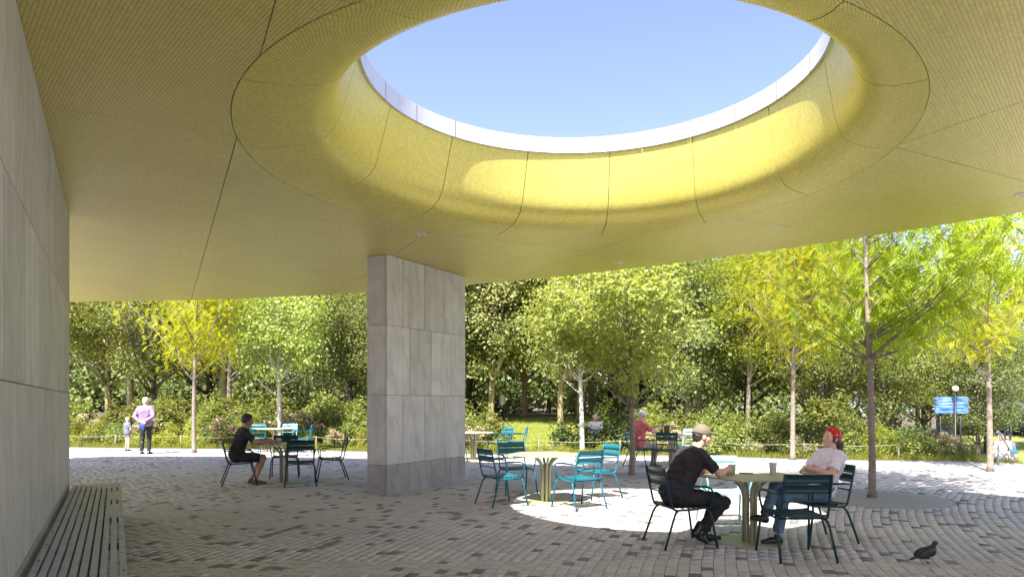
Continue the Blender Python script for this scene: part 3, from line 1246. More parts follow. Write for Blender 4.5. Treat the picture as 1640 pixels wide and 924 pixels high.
place(CH_SHADE_DARK, (-4.72, 14.28), 285, 'shaded armchair across the far side of the table of the man in black shorts', 'chair', GC)
place(CH_TEAL, (-8.05, 21.5), 270, 'turquoise lit armchair by the planting behind the man in black shorts', 'chair', GC)
place(CH_SUN_PALE, (-7.25, 22.1), 268, 'sun paled armchair by the planting behind the man in black shorts', 'chair', GC)
place(CH_TEAL, (-6.55, 21.4), 190, 'teal armchair turned sideways by the planting, next to the sun paled one', 'chair', GC)
place(CH_TEAL, (-0.35, 18.95), 215, 'teal armchair at the table half hidden by the pier, facing the pier', 'chair', GC)
place(CH_TEAL, (0.12, 19.6), 185, 'teal armchair standing apart sideways near the rope behind the pier', 'chair', GC)
place(CH_TEAL, (-1.55, 17.95), 50, 'teal armchair just emerging from behind the marble pier', 'chair', GC)
M4 = place(CH_TEAL, (3.10, 16.55), 15, 'turquoise armchair under the man in the red shirt', 'chair', GC)
place(CH_SHADE_DARK, (3.62, 16.25), 85, 'empty dark armchair with its back to us beside the man in the red shirt', 'chair', GC)
place(CH_SUN_PALE, (4.55, 17.75), 235, 'sun paled armchair across the table from the man in the red shirt', 'chair', GC)


def cup(label, mat, x, y, z, h, r0, r1):
    c = thing('paper_cup', label, 'cup', (x, y, z))
    m = MB()
    m.lathe([(0.001, 0.0), (r0, 0.0), (r1, h), (r1 + 0.002, h + 0.003), (r1 - 0.002, h + 0.001), (r0 - 0.002, 0.006), (0.001, 0.006)], 20)
    m.build('cup_wall', mat, c)
    l = MB()
    l.lathe([(r1 + 0.003, h - 0.006), (r1 + 0.004, h + 0.004), (r1 - 0.004, h + 0.007), (r1 - 0.008, h + 0.005), (0.001, h + 0.005)], 20)
    l.build('lid', 'cup_paper', c)
    return c


# ------------------------------------------------------------------ signed-distance modelling for people and birds
class Field:
    def __init__(self, lo, hi, vox):
        self.lo = np.array(lo, np.float32)
        self.vox = vox
        self.n = np.ceil((np.array(hi) - self.lo) / vox).astype(int) + 1
        self.D = np.full(self.n, 1.0, np.float32)
        self.ax = [self.lo[i] + vox * np.arange(self.n[i], dtype=np.float32) for i in range(3)]

    def win(self, lo, hi):
        a = np.clip(np.floor((np.array(lo) - self.lo) / self.vox).astype(int), 0, self.n)
        b = np.clip(np.ceil((np.array(hi) - self.lo) / self.vox).astype(int) + 1, 0, self.n)
        sl = tuple(slice(a[i], b[i]) for i in range(3))
        X, Y, Z = np.meshgrid(*(self.ax[i][sl[i]] for i in range(3)), indexing='ij')
        return sl, np.stack([X, Y, Z], -1)

    def merge(self, sl, d, k):
        D = self.D[sl]
        if k > 0:
            h = np.clip(k - np.abs(D - d), 0, None) / k
            self.D[sl] = np.minimum(D, d) - h * h * k * 0.25
        else:
            self.D[sl] = np.minimum(D, d)

    def cone(self, a, b, ra, rb, k=0.03):
        a, b = np.array(a, np.float32), np.array(b, np.float32)
        m = max(ra, rb) + k + 3 * self.vox
        sl, P = self.win(np.minimum(a, b) - m, np.maximum(a, b) + m)
        if P.size == 0:
            return self
        ba = b - a
        t = np.clip(((P - a) @ ba) / max(float(ba @ ba), 1e-9), 0, 1)
        d = np.linalg.norm(P - a - t[..., None] * ba, axis=-1) - (ra + (rb - ra) * t)
        self.merge(sl, d, k)
        return self

    def ell(self, c, r, k=0.02, R=None, cut=False):
        c, r = np.array(c, np.float32), np.array(r, np.float32)
        m = max(r) + k + 3 * self.vox
        sl, P = self.win(c - m, c + m)
        if P.size == 0:
            return self
        q = P - c
        if R is not None:
            q = q @ np.array(R, np.float32)      # columns of R are the local axes
        k0 = np.linalg.norm(q / r, axis=-1)
        k1 = np.linalg.norm(q / (r * r), axis=-1)
        d = k0 * (k0 - 1.0) / np.maximum(k1, 1e-6)
        if cut:
            self.D[sl] = np.maximum(self.D[sl], -d)
        else:
            self.merge(sl, d, k)
        return self

    def plane_cut(self, p, n):
        """remove the side the normal points to"""
        n = np.array(n, np.float32) / np.linalg.norm(n)
        X = self.ax[0][:, None, None] * n[0] + self.ax[1][None, :, None] * n[1] + self.ax[2][None, None, :] * n[2]
        self.D = np.maximum(self.D, X - float(np.dot(p, n)))
        return self

    def wrinkle(self, amp, freq, seed):
        X, Y, Z = self.ax[0][:, None, None], self.ax[1][None, :, None], self.ax[2][None, None, :]
        s = seed
        w = np.sin(freq * (X * 0.9 + 0.5 * Z) + 2.2 * np.sin(freq * 0.45 * Z + s) + s) * np.sin(freq * (Z * 1.0 - 0.45 * Y) + 1.7 * np.sin(freq * 0.5 * Y + 2 * s))
        w = w + 0.6 * np.sin(freq * 1.7 * (Y + 0.6 * Z - 0.3 * X) + 3 * s)
        self.D = self.D + (amp * w).astype(np.float32)
        return self

    def mesh(self, name):
        D, v = self.D, self.vox
        D[0], D[-1] = 1, 1
        D[:, 0], D[:, -1] = 1, 1
        D[:, :, 0], D[:, :, -1] = 1, 1
        ins = D < 0
        c = np.zeros(tuple(np.array(D.shape) - 1), np.int8)
        for dx in (0, 1):
            for dy in (0, 1):
                for dz in (0, 1):
                    c += ins[dx:dx + c.shape[0], dy:dy + c.shape[1], dz:dz + c.shape[2]]
        act = (c > 0) & (c < 8)
        idx = np.full(act.shape, -1, np.int64)
        I = np.argwhere(act)
        idx[tuple(I.T)] = np.arange(len(I))
        acc = np.zeros((len(I), 3), np.float64)
        cnt = np.zeros(len(I))
        off = [(a, b, d) for a in (0, 1) for b in (0, 1) for d in (0, 1)]
        vals = {o: D[I[:, 0] + o[0], I[:, 1] + o[1], I[:, 2] + o[2]] for o in off}
        for o in off:
            for axis in range(3):
                if o[axis]:
                    continue
                q = list(o)
                q[axis] = 1
                q = tuple(q)
                a, b = vals[o], vals[q]
                cr = (a < 0) != (b < 0)
                t = np.where(cr, a / np.where(cr, a - b, 1), 0)
                p = np.tile(np.array(o, np.float64), (len(I), 1))
                p[:, axis] += t
                acc += p * cr[:, None]
                cnt += cr
        V = (I + acc / cnt[:, None]) * v + self.lo
        Q = []
        for axis in range(3):
            a = [slice(None)] * 3
            b = [slice(None)] * 3
            a[axis] = slice(0, -1)
            b[axis] = slice(1, None)
            s0, s1 = ins[tuple(a)], ins[tuple(b)]
            E = np.argwhere(s0 != s1)
            u, w = [(1, 2), (2, 0), (0, 1)][axis]
            E = E[(E[:, u] > 0) & (E[:, w] > 0)]
            fl = s0[tuple(E.T)]
            def cell(du, dw):
                e = E.copy()
                e[:, u] += du
                e[:, w] += dw
                return idx[tuple(e.T)]
            q = np.stack([cell(-1, -1), cell(0, -1), cell(0, 0), cell(-1, 0)], 1)
            q[~fl] = q[~fl][:, ::-1]
            Q.append(q)
        Q = np.concatenate(Q)
        Q = Q[(Q >= 0).all(1)]
        return np_mesh(name, V, Q, True)


def V3(*a):
    return np.array(a, np.float64)


def rotm(yaw, pitch, roll=0.0):
    """columns: right, forward, up after yaw about z and pitch (nose up positive)"""
    M = Matrix.Rotation(yaw, 3, 'Z') @ Matrix.Rotation(pitch, 3, 'X') @ Matrix.Rotation(roll, 3, 'Y')
    return np.array([[M[i][j] for j in range(3)] for i in range(3)])


def hand(F, wrist, direc, palm_n, side, curl, s=1.0, r0=0.0085):
    """palm, four unequal bent fingers and a thumb; palm_n is the direction the palm faces"""
    d = np.array(direc, float)
    d /= np.linalg.norm(d)
    n = np.array(palm_n, float)
    n -= d * (n @ d)
    n /= np.linalg.norm(n)
    a = np.cross(n, d) * side                      # towards the thumb
    w = np.array(wrist, float)
    k = 0.006
    for t in (-0.026, -0.009, 0.009, 0.026):
        F.cone(w + a * t * 0.7 + d * 0.012, w + a * t * 1.1 + d * 0.082 * s, 0.0155, 0.0125, 0.010)
    for t, L in ((0.030, 0.072), (0.010, 0.082), (-0.011, 0.076), (-0.031, 0.058)):
        L *= s
        p = w + a * t * 1.05 + d * 0.085 * s
        ang = 0.0
        for seg, c in ((0.45, curl * 0.7), (0.32, curl), (0.23, curl * 0.8)):
            ang += c
            q = p + (d * math.cos(ang) + n * math.sin(ang)) * L * seg
            F.cone(p, q, r0, r0 * 0.92, k)
            p = q
    p = w + a * 0.026 + d * 0.022
    q = p + (a * 0.75 + d * 0.55 + n * 0.25) * 0.036 * s
    r = q + (a * 0.15 + d * 0.85 + n * (0.2 + 0.5 * curl)) * 0.032 * s
    e = r + (d * 0.8 + n * (0.2 + 0.6 * curl)) * 0.026 * s
    F.cone(p, q, 0.0135, 0.0105, 0.008).cone(q, r, 0.0105, 0.0092, k).cone(r, e, 0.0092, 0.008, k)


def head(F, c, M, fem=False, s=1.0):
    """c: centre of the skull; M columns are right, forward, up"""
    c = np.array(c, float)

    def P(x, y, z):
        return c + M @ np.array([x, y, z]) * s
    F.ell(P(0, -0.012, 0.025), np.array([0.074, 0.094, 0.088]) * s, 0.01, M)
    F.ell(P(0, 0.022, -0.035), np.array([0.058, 0.066, 0.080]) * s, 0.03, M)
    F.ell(P(0, 0.055, -0.090), np.array([0.030, 0.026, 0.022]) * s, 0.03, M)       # chin
    F.cone(P(0, 0.088, 0.000), P(0, 0.106, -0.034), 0.008 * s, 0.013 * s, 0.010)   # nose
    F.cone(P(-0.03, 0.078, 0.018), P(0.03, 0.078, 0.018), 0.009 * s, 0.009 * s, 0.015)  # brow
    F.cone(P(-0.016, 0.086, -0.064), P(0.016, 0.086, -0.064), 0.007 * s, 0.007 * s, 0.008)  # lips
    F.cone(P(-0.014, 0.083, -0.073), P(0.014, 0.083, -0.073), 0.0075 * s, 0.0075 * s, 0.006)
    for sx in (-1, 1):
        F.ell(P(sx * 0.040, 0.060, -0.028), np.array([0.02, 0.02, 0.02]) * s, 0.02, M)     # cheek
        F.ell(P(sx * 0.076, -0.008, -0.012), np.array([0.010, 0.020, 0.033]) * s, 0.006, M)  # ear
    for sx in (-1, 1):
        F.ell(P(sx * 0.031, 0.095, -0.002), np.array([0.015, 0.014, 0.010]) * s, 0, M, cut=True)


class Person:
    def __init__(self, label, loc, heading, vox, lo, hi, group=None):
        self.root = thing('person', label, 'person', (loc[0], loc[1], loc[2] if len(loc) > 2 else 0.0), rad(heading - 90), group)
        self.vox, self.lo, self.hi = vox, lo, hi
        self.shod = True

    def field(self, vox=None, lo=None, hi=None):
        return Field(lo if lo is not None else self.lo, hi if hi is not None else self.hi, vox or self.vox)

    def add(self, name, F, mat):
        return link(name, F.mesh(name), mat, self.root)

    def eyes(self, c, M, s=1.0):
        for sx in (-1, 1):
            p = np.array(c) + M @ np.array([sx * 0.031, 0.0785, -0.002]) * s
            m = MB()
            m.lathe([(0.0005, -0.009 * s), (0.0065 * s, -0.006 * s), (0.009 * s, 0), (0.0065 * s, 0.006 * s), (0.0005, 0.009 * s)], 10, tuple(p))
            m.build('eye', 'eye_dark', self.root)


def shoe(pr, heel, toe, mat, h=0.07, boot=None, vox=None, name='shoe'):
    """heel and toe: points at sole level"""
    a, b = np.array(heel, float), np.array(toe, float)
    d = (b - a) / np.linalg.norm(b - a)
    lo = np.minimum(a, b) - 0.09
    hi = np.maximum(a, b) + 0.12
    if boot is not None:
        hi = np.maximum(hi, np.array(boot) + 0.09)
        lo = np.minimum(lo, np.array(boot) - 0.09)
    F = pr.field(vox or pr.vox, lo, hi)
    up = V3(0, 0, 1) - d * d[2]
    up /= np.linalg.norm(up)
    F.cone(a + d * 0.03 + up * 0.040, a + d * 0.13 + up * 0.036, 0.037, 0.040, 0.01)
    F.cone(a + d * 0.13 + up * 0.036, b - d * 0.03 + up * 0.026, 0.040, 0.027, 0.02)
    F.cone(a + d * 0.045 + up * 0.05, a + d * 0.055 + up * h, 0.040, 0.040, 0.02)
    if boot is not None:
        F.cone(a + d * 0.05 + up * 0.06, boot, 0.043, 0.047, 0.02)
    F.plane_cut(a + up * 0.004, -up)
    return pr.add(name, F, mat)


def build_body(pr, J, head_c, head_M, legs='full', fem=False, hands=None, res=None, hs=1.0, bulk=1.0):
    """one continuous skin mesh. J: joints. returns nothing"""
    F = pr.field(res)
    torso(F, J, 0.0, bulk)
    for s in 'LR':
        F.cone(J['sh' + s], J['el' + s], 0.047 * bulk, 0.040, 0.03)
        F.cone(J['el' + s], J['wr' + s], 0.040, 0.027, 0.015)
        m = J['el' + s] + (J['wr' + s] - J['el' + s]) * 0.3
        F.cone(J['el' + s], m, 0.038, 0.041, 0.02)
        F.cone(J['hip' + s], J['kn' + s], 0.078 * bulk, 0.055, 0.05)
        c = J['kn' + s] + (J['an' + s] - J['kn' + s]) * 0.32
        F.cone(J['kn' + s], c, 0.053, 0.054, 0.02)
        F.cone(c, J['an' + s], 0.052, 0.036, 0.02)
        if 'he' + s in J and not pr.shod:
            F.cone(J['an' + s], J['to' + s] + V3(0, 0, 0.03), 0.036, 0.024, 0.02)
            F.cone(J['an' + s], J['he' + s] + V3(0, 0, 0.035), 0.034, 0.030, 0.02)
    hc = np.array(head_c)
    nk = hc + head_M @ V3(0, -0.02, -0.06) * hs
    F.cone(J['neck'], nk, 0.052 if fem else 0.058, 0.048 if fem else 0.054, 0.03)
    head(F, hc, head_M, fem, hs)
    if hands:
        for s, (d, n, curl) in hands.items():
            hand(F, J['wr' + s], d, n, 1 if s == 'R' else -1, curl, hs, max(0.0085, 0.95 * (res or pr.vox)))
    return pr.add('body', F, pr.skin)


def torso(F, J, grow, bulk=1.0, k=0.05):
    """pelvis - waist - chest - shoulders"""
    x = J.get('across', V3(1, 0, 0))
    pel, wai, che, nek = J['pelvis'], J['waist'], J['chest'], J['neck']
    w = bulk
    F.cone(pel - x * 0.075 * w, pel + x * 0.075 * w, 0.105 * w + grow, 0.105 * w + grow, k)
    F.cone(wai - x * 0.06 * w, wai + x * 0.06 * w, 0.096 * w + grow, 0.096 * w + grow, k)
    m = (pel + wai) / 2
    F.cone(m - x * 0.065 * w, m + x * 0.065 * w, 0.10 * w + grow, 0.10 * w + grow, k)
    m = (wai + che) / 2
    F.cone(m - x * 0.065 * w, m + x * 0.065 * w, 0.098 * w + grow, 0.098 * w + grow, k)
    F.cone(che - x * 0.080 * w, che + x * 0.080 * w, 0.102 * w + grow, 0.102 * w + grow, k)
    up = che + (nek - che) * 0.55
    F.cone(J['shL'] * 0.85 + up * 0.15, J['shR'] * 0.85 + up * 0.15, 0.056 * w + grow, 0.056 * w + grow, k)
    F.cone(nek, up, 0.05 + grow, 0.08 * w + grow, k)


def shirt(pr, J, mat, sleeve=0.75, hem=0.0, grow=0.014, bulk=1.0, wr=0.006, seed=1.0, name='shirt', long=False):
    F = pr.field()
    torso(F, J, grow, bulk)
    for s in 'LR':
        a, b = J['sh' + s], J['el' + s]
        if long:
            F.cone(a, b, 0.062 * bulk, 0.056, 0.03)
            F.cone(b, b + (J['wr' + s] - b) * sleeve, 0.056, 0.045, 0.02)
        else:
            F.cone(a, a + (b - a) * sleeve, 0.062 * bulk, 0.062, 0.03)
    F.wrinkle(wr, 42.0, seed)
    ax = J['neck'] - J['chest']
    ax /= np.linalg.norm(ax)
    F.plane_cut(J['neck'] + ax * 0.015, ax)
    d = J['pelvis'] - J['waist']
    d /= np.linalg.norm(d)
    F.plane_cut(J['pelvis'] + d * hem, d)
    if not long:
        for s in 'LR':
            a, b = J['sh' + s], J['el' + s]
            u = (b - a) / np.linalg.norm(b - a)
            e = a + u * np.linalg.norm(b - a) * sleeve
            # cut only around the sleeve
            m = 0.1
            sl, P = F.win(e - m, e + m)
            pl = (P - e) @ u.astype(np.float32)
            rr = np.linalg.norm((P - e) - pl[..., None] * u.astype(np.float32), axis=-1)
            D = F.D[sl]
            F.D[sl] = np.where(rr < 0.085, np.maximum(D, pl), D)
    return pr.add(name, F, mat)


def trousers(pr, J, mat, end=0.97, grow=0.012, wr=0.006, seed=2.0, knee_only=None, name='trousers', bulk=1.0):
    F = pr.field()
    x = J.get('across', V3(1, 0, 0))
    F.cone(J['pelvis'] - x * 0.078 * bulk, J['pelvis'] + x * 0.078 * bulk, 0.108 * bulk + grow, 0.108 * bulk + grow, 0.05)
    m = J['pelvis'] * 0.5 + J['waist'] * 0.5
    F.cone(m - x * 0.07 * bulk, m + x * 0.07 * bulk, 0.100 * bulk + grow, 0.100 * bulk + grow, 0.05)
    for s in 'LR':
        h, k, a = J['hip' + s], J['kn' + s], J['an' + s]
        if knee_only is not None:
            F.cone(h, h + (k - h) * knee_only, 0.092 * bulk, 0.080, 0.05)
        else:
            F.cone(h, k, 0.092 * bulk, 0.070, 0.05)
            F.cone(k, k + (a - k) * end, 0.069, 0.056, 0.02)
    F.wrinkle(wr, 38.0, seed)
    up = J['waist'] - J['pelvis']
    up /= np.linalg.norm(up)
    e = J['pelvis'] + up * 0.10
    sl, P = F.win(e - 0.26, e + 0.26)
    pl = (P - e) @ up.astype(np.float32)
    D = F.D[sl]
    rr = np.linalg.norm((P - e) - pl[..., None] * up.astype(np.float32), axis=-1)
    F.D[sl] = np.where((pl < 0.2) & (rr < 0.25), np.maximum(D, pl), D)
    for s in 'LR':
        if knee_only is not None:
            a, b, t = J['hip' + s], J['kn' + s], knee_only
        else:
            a, b, t = J['kn' + s], J['an' + s], end
        u = (b - a) / np.linalg.norm(b - a)
        e = a + (b - a) * t
        sl, P = F.win(e - 0.13, e + 0.13)
        pl = (P - e) @ u.astype(np.float32)
        rr = np.linalg.norm((P - e) - pl[..., None] * u.astype(np.float32), axis=-1)
        D = F.D[sl]
        F.D[sl] = np.where(rr < 0.105, np.maximum(D, pl), D)
    return pr.add(name, F, mat)


def hair_cap(pr, c, M, mat, s=1.0, grow=0.012, face=0.045, low=-0.06, vox=None, name='hair', extra=()):
    """hair as a shell over the skull, open at the face"""
    c = np.array(c, float)
    F = pr.field(vox, c - 0.36, c + 0.2)
    F.ell(c + M @ V3(0, -0.016, 0.028) * s, (np.array([0.074, 0.094, 0.088]) + grow) * s, 0.01, M)
    F.ell(c + M @ V3(0, -0.045, -0.03) * s, np.array([0.066, 0.056, 0.07]) * s, 0.03, M)
    F.plane_cut(c + M @ V3(0, face, 0.055) * s, M @ V3(0, 1, -0.55))
    F.plane_cut(c + M @ V3(0, 0, low) * s, M @ V3(0, 0.25, -1))
    for a, b, ra, rb in extra:
        F.cone(c + M @ np.array(a) * s, c + M @ np.array(b) * s, ra, rb, 0.02)
    F.wrinkle(0.003, 130.0, 1.3)
    return pr.add(name, F, mat)


def ball_cap(pr, c, M, mat, s=1.0, vox=None):
    c = np.array(c, float)
    F = pr.field(vox, c - 0.2, c + 0.24)
    F.ell(c + M @ V3(0, -0.012, 0.036) * s, np.array([0.086, 0.106, 0.098]) * s, 0.01, M)
    F.plane_cut(c + M @ V3(0, 0, 0.020) * s, M @ V3(0, -0.12, -1))
    F.ell(c + M @ V3(0, 0.125, 0.040) * s, np.array([0.070, 0.072, 0.009]) * s, 0.012, M @ rotm(0, -0.16))
    F.ell(c + M @ V3(0, -0.012, 0.136) * s, np.array([0.012, 0.012, 0.007]) * s, 0.004, M)
    return pr.add('cap', F, mat)


# ---- man in the tan cap (faces local +Y)
def man_cap():
    lo, hi = V3(-0.42, -0.34, -0.02), V3(0.42, 0.92, 1.38)
    p = Person('man in a black shirt and tan cap leaning on the table with a cup', (1.87, 7.56), 13, 0.0085, lo, hi)
    p.skin = 'skin_light'
    J = dict(pelvis=V3(0, -0.09, 0.555), waist=V3(0, -0.03, 0.70), chest=V3(0, 0.075, 0.905), neck=V3(0, 0.165, 1.045),
             shL=V3(-0.185, 0.125, 0.985), shR=V3(0.185, 0.125, 0.985),
             elL=V3(-0.235, 0.34, 0.79), elR=V3(0.235, 0.33, 0.79),
             wrL=V3(-0.085, 0.515, 0.815), wrR=V3(0.075, 0.505, 0.815),
             hipL=V3(-0.09, -0.05, 0.53), hipR=V3(0.09, -0.05, 0.53),
             knL=V3(-0.10, 0.46, 0.48), knR=V3(0.12, 0.44, 0.46),
             anL=V3(-0.10, 0.33, 0.10), anR=V3(0.10, 0.16, 0.155),
             heL=V3(-0.10, 0.28, 0.0), toL=V3(-0.11, 0.52, 0.0))
    M = rotm(rad(-4), rad(-6))
    hc = V3(0, 0.245, 1.185)
    build_body(p, J, hc, M, hands={'L': (V3(0.55, 0.83, 0.02), V3(0.85, -0.35, 0.0), 0.55), 'R': (V3(-0.50, 0.86, 0.02), V3(-0.85, -0.35, 0.0), 0.55)}, bulk=1.08)
    shirt(p, J, 'cloth_black', 0.78, 0.055, 0.018, 1.14, 0.0055, 1.0)
    trousers(p, J, 'cloth_char', 0.95, 0.012, 0.005, 2.0, bulk=1.08)
    shoe(p, (-0.10, 0.27, 0.0), (-0.115, 0.545, 0.0), 'leather_black', 0.11, V3(-0.10, 0.325, 0.17), name='boot')
    shoe(p, (0.10, 0.045, 0.115), (0.115, 0.24, 0.0), 'leather_black', 0.11, V3(0.10, 0.165, 0.22), name='boot')
    ball_cap(p, hc, M, 'cloth_cap', 1.0, 0.006)
    hair_cap(p, hc, M, 'hair_dark', 1.0, 0.006, 0.0, -0.075, 0.007)
    p.eyes(hc, M)
    # the cup between the hands
    R = p.root.matrix_basis if False else None
    a = rad(13 - 90)
    lx, ly = 0.0, 0.612
    x = 1.87 + lx * math.cos(a) - ly * math.sin(a)
    y = 7.56 + lx * math.sin(a) + ly * math.cos(a)
    cup('grey paper cup held in both hands by the man in the tan cap', 'cup_kraft', x, y, 0.75, 0.115, 0.031, 0.041)


man_cap()
cup('tall white paper cup standing alone on the table before the woman in the bandana', 'cup_paper', 2.91, 7.66, 0.75, 0.135, 0.031, 0.042)
ph = MB()
ph.box((0, 0, 0.0045), (0.075, 0.15, 0.009))
o = ph.build('phone', 'phone_black', None, bevel=0.003)
o.location = (2.66, 7.80, 0.75)
o.rotation_euler = (0, 0, rad(70))
tag(o, 'black phone lying flat on the table between the two paper cups', 'phone')


# ---- woman in the red bandana
def woman():
    lo, hi = V3(-0.42, -0.50, -0.02), V3(0.42, 1.0, 1.36)
    p = Person('woman in a red bandana, white patterned tee and jeans leaning back with folded arms', (3.44, 7.78), 191, 0.0085, lo, hi)
    p.skin = 'skin_light'
    J = dict(pelvis=V3(0, -0.03, 0.555), waist=V3(0, -0.095, 0.69), chest=V3(0, -0.165, 0.875), neck=V3(0, -0.195, 1.02),
             shL=V3(-0.165, -0.185, 0.955), shR=V3(0.165, -0.185, 0.955),
             elL=V3(-0.235, -0.02, 0.755), elR=V3(0.235, -0.02, 0.755),
             wrL=V3(-0.005, 0.12, 0.83), wrR=V3(0.02, 0.075, 0.785),
             hipL=V3(-0.085, 0.0, 0.53), hipR=V3(0.085, 0.0, 0.53),
             knL=V3(-0.10, 0.46, 0.54), knR=V3(0.03, 0.47, 0.63),
             anL=V3(-0.09, 0.53, 0.10), anR=V3(-0.14, 0.72, 0.32),
             heL=V3(-0.09, 0.48, 0.0), toL=V3(-0.09, 0.72, 0.0))
    M = rotm(rad(8), rad(10))
    hc = V3(0, -0.195, 1.155)
    build_body(p, J, hc, M, fem=True, hands={'L': (V3(0.9, -0.05, -0.25), V3(-0.2, -0.6, -0.7), 0.35), 'R': (V3(-0.9, 0.05, 0.3), V3(0.2, -0.7, 0.4), 0.35)}, hs=0.96, bulk=0.97)
    shirt(p, J, 'cloth_tee', 0.72, 0.06, 0.018, 1.0, 0.006, 3.0)
    trousers(p, J, 'denim', 0.95, 0.012, 0.006, 5.0, bulk=1.0)
    shoe(p, (-0.09, 0.475, 0.0), (-0.09, 0.735, 0.0), 'leather_black', 0.085)
    shoe(p, (-0.155, 0.70, 0.235), (-0.20, 0.935, 0.295), 'leather_black', 0.085)
    # bandana: over the crown, knotted at the back
    F = p.field(0.006, hc - 0.24, hc + 0.2)
    F.ell(hc + M @ V3(0, -0.014, 0.030), (0.085, 0.105, 0.098), 0.01, M)
    F.plane_cut(hc + M @ V3(0, 0.048, 0.04), M @ V3(0, 1, -0.35))
    F.plane_cut(hc + M @ V3(0, 0, -0.012), M @ V3(0, 0.15, -1))
    F.cone(hc + M @ V3(0, -0.11, -0.01), hc + M @ V3(0.02, -0.135, -0.05), 0.022, 0.014, 0.01)
    F.wrinkle(0.0025, 70, 0.4)
    p.add('bandana', F, 'cloth_bandana')
    hair_cap(p, hc, M, 'hair_brown', 0.99, 0.007, 0.052, -0.055, 0.007, 'hair',
             (((0, -0.09, -0.03), (0.0, -0.14, -0.06), 0.035, 0.04), ((0, -0.14, -0.06), (0.01, -0.16, -0.25), 0.045, 0.028),
              ((-0.07, 0.02, 0.0), (-0.072, 0.022, -0.05), 0.014, 0.010), ((0.07, 0.02, 0.0), (0.072, 0.022, -0.05), 0.014, 0.010)))
    p.eyes(hc, M, 0.96)


woman()


# ---- man in black shorts at the table by the pier
def man_shorts():
    lo, hi = V3(-0.40, -0.34, -0.02), V3(0.40, 0.95, 1.40)
    p = Person('dark haired man in a black tee and shorts sitting at the table by the pier', (-5.15, 13.02), 25, 0.011, lo, hi)
    p.skin = 'skin_tan'
    J = dict(pelvis=V3(0, -0.08, 0.555), waist=V3(0, -0.04, 0.70), chest=V3(0, 0.03, 0.915), neck=V3(0, 0.085, 1.065),
             shL=V3(-0.185, 0.06, 1.0), shR=V3(0.185, 0.06, 1.0),
             elL=V3(-0.23, 0.26, 0.80), elR=V3(0.23, 0.27, 0.80),
             wrL=V3(-0.14, 0.50, 0.81), wrR=V3(0.14, 0.51, 0.81),
             hipL=V3(-0.09, -0.04, 0.53), hipR=V3(0.09, -0.04, 0.53),
             knL=V3(-0.12, 0.42, 0.50), knR=V3(0.13, 0.40, 0.50),
             anL=V3(-0.11, 0.20, 0.10), anR=V3(0.11, 0.26, 0.10),
             heL=V3(-0.11, 0.15, 0.0), toL=V3(-0.11, 0.38, 0.0), heR=V3(0.11, 0.21, 0.0), toR=V3(0.11, 0.44, 0.0))
    M = rotm(0, rad(-14))
    hc = V3(0, 0.13, 1.215)
    build_body(p, J, hc, M, hands={'L': (V3(0.3, 0.95, 0.0), V3(0.6, 0, -0.8), 0.4), 'R': (V3(-0.3, 0.95, 0.0), V3(-0.6, 0, -0.8), 0.4)}, bulk=1.04)
    shirt(p, J, 'cloth_black', 0.72, 0.05, 0.018, 1.08, 0.006, 1.7)
    trousers(p, J, 'cloth_navy', 0.9, 0.014, 0.005, 2.3, knee_only=0.86, name='shorts')
    shoe(p, (-0.11, 0.14, 0.0), (-0.115, 0.41, 0.0), 'leather_brown', 0.075)
    shoe(p, (0.11, 0.20, 0.0), (0.115, 0.47, 0.0), 'leather_brown', 0.075)
    hair_cap(p, hc, M, 'hair_dark', 1.0, 0.016, 0.055, -0.05, 0.009)
    p.eyes(hc, M)
    c = cup('clear drinking cup on the table of the man in black shorts', 'cup_paper', -4.55, 13.38, 0.75, 0.11, 0.03, 0.04)


man_shorts()


# ---- man in the red shirt
def man_red():
    lo, hi = V3(-0.40, -0.34, -0.02), V3(0.40, 0.85, 1.46)
    p = Person('man in a red shirt and white cap seated near the slim grey trunk', (3.10, 16.55), 15, 0.012, lo, hi)
    p.skin = 'skin_light'
    J = dict(pelvis=V3(0, -0.08, 0.555), waist=V3(0, -0.06, 0.72), chest=V3(0, -0.02, 0.95), neck=V3(0, 0.01, 1.10),
             shL=V3(-0.185, 0.0, 1.03), shR=V3(0.185, 0.0, 1.03),
             elL=V3(-0.22, 0.22, 0.88), elR=V3(0.22, 0.22, 0.86),
             wrL=V3(-0.08, 0.42, 0.96), wrR=V3(0.08, 0.43, 0.94),
             hipL=V3(-0.09, -0.04, 0.53), hipR=V3(0.09, -0.04, 0.53),
             knL=V3(-0.12, 0.40, 0.50), knR=V3(0.13, 0.38, 0.50),
             anL=V3(-0.11, 0.36, 0.10), anR=V3(0.11, 0.30, 0.10),
             heL=V3(-0.11, 0.31, 0.0), toL=V3(-0.11, 0.54, 0.0), heR=V3(0.11, 0.25, 0.0), toR=V3(0.11, 0.48, 0.0))
    M = rotm(0, rad(-8))
    hc = V3(0, 0.05, 1.245)
    build_body(p, J, hc, M, hands={'L': (V3(0.3, 0.9, 0.2), V3(0.7, 0, -0.6), 0.5), 'R': (V3(-0.3, 0.9, 0.2), V3(-0.7, 0, -0.6), 0.5)}, bulk=1.06)
    shirt(p, J, 'cloth_red', 0.8, 0.08, 0.018, 1.12, 0.005, 0.7)
    trousers(p, J, 'cloth_khaki', 0.9, 0.014, 0.004, 2.3, knee_only=0.9, name='shorts')
    shoe(p, (-0.11, 0.30, 0.0), (-0.115, 0.57, 0.0), 'cloth_slate', 0.08)
    shoe(p, (0.11, 0.24, 0.0), (0.115, 0.51, 0.0), 'cloth_slate', 0.08)
    ball_cap(p, hc, M, 'cloth_white', 1.0, 0.009)
    hair_cap(p, hc, M, 'hair_grey', 1.0, 0.004, 0.0, -0.07, 0.009)
    p.eyes(hc, M)


man_red()


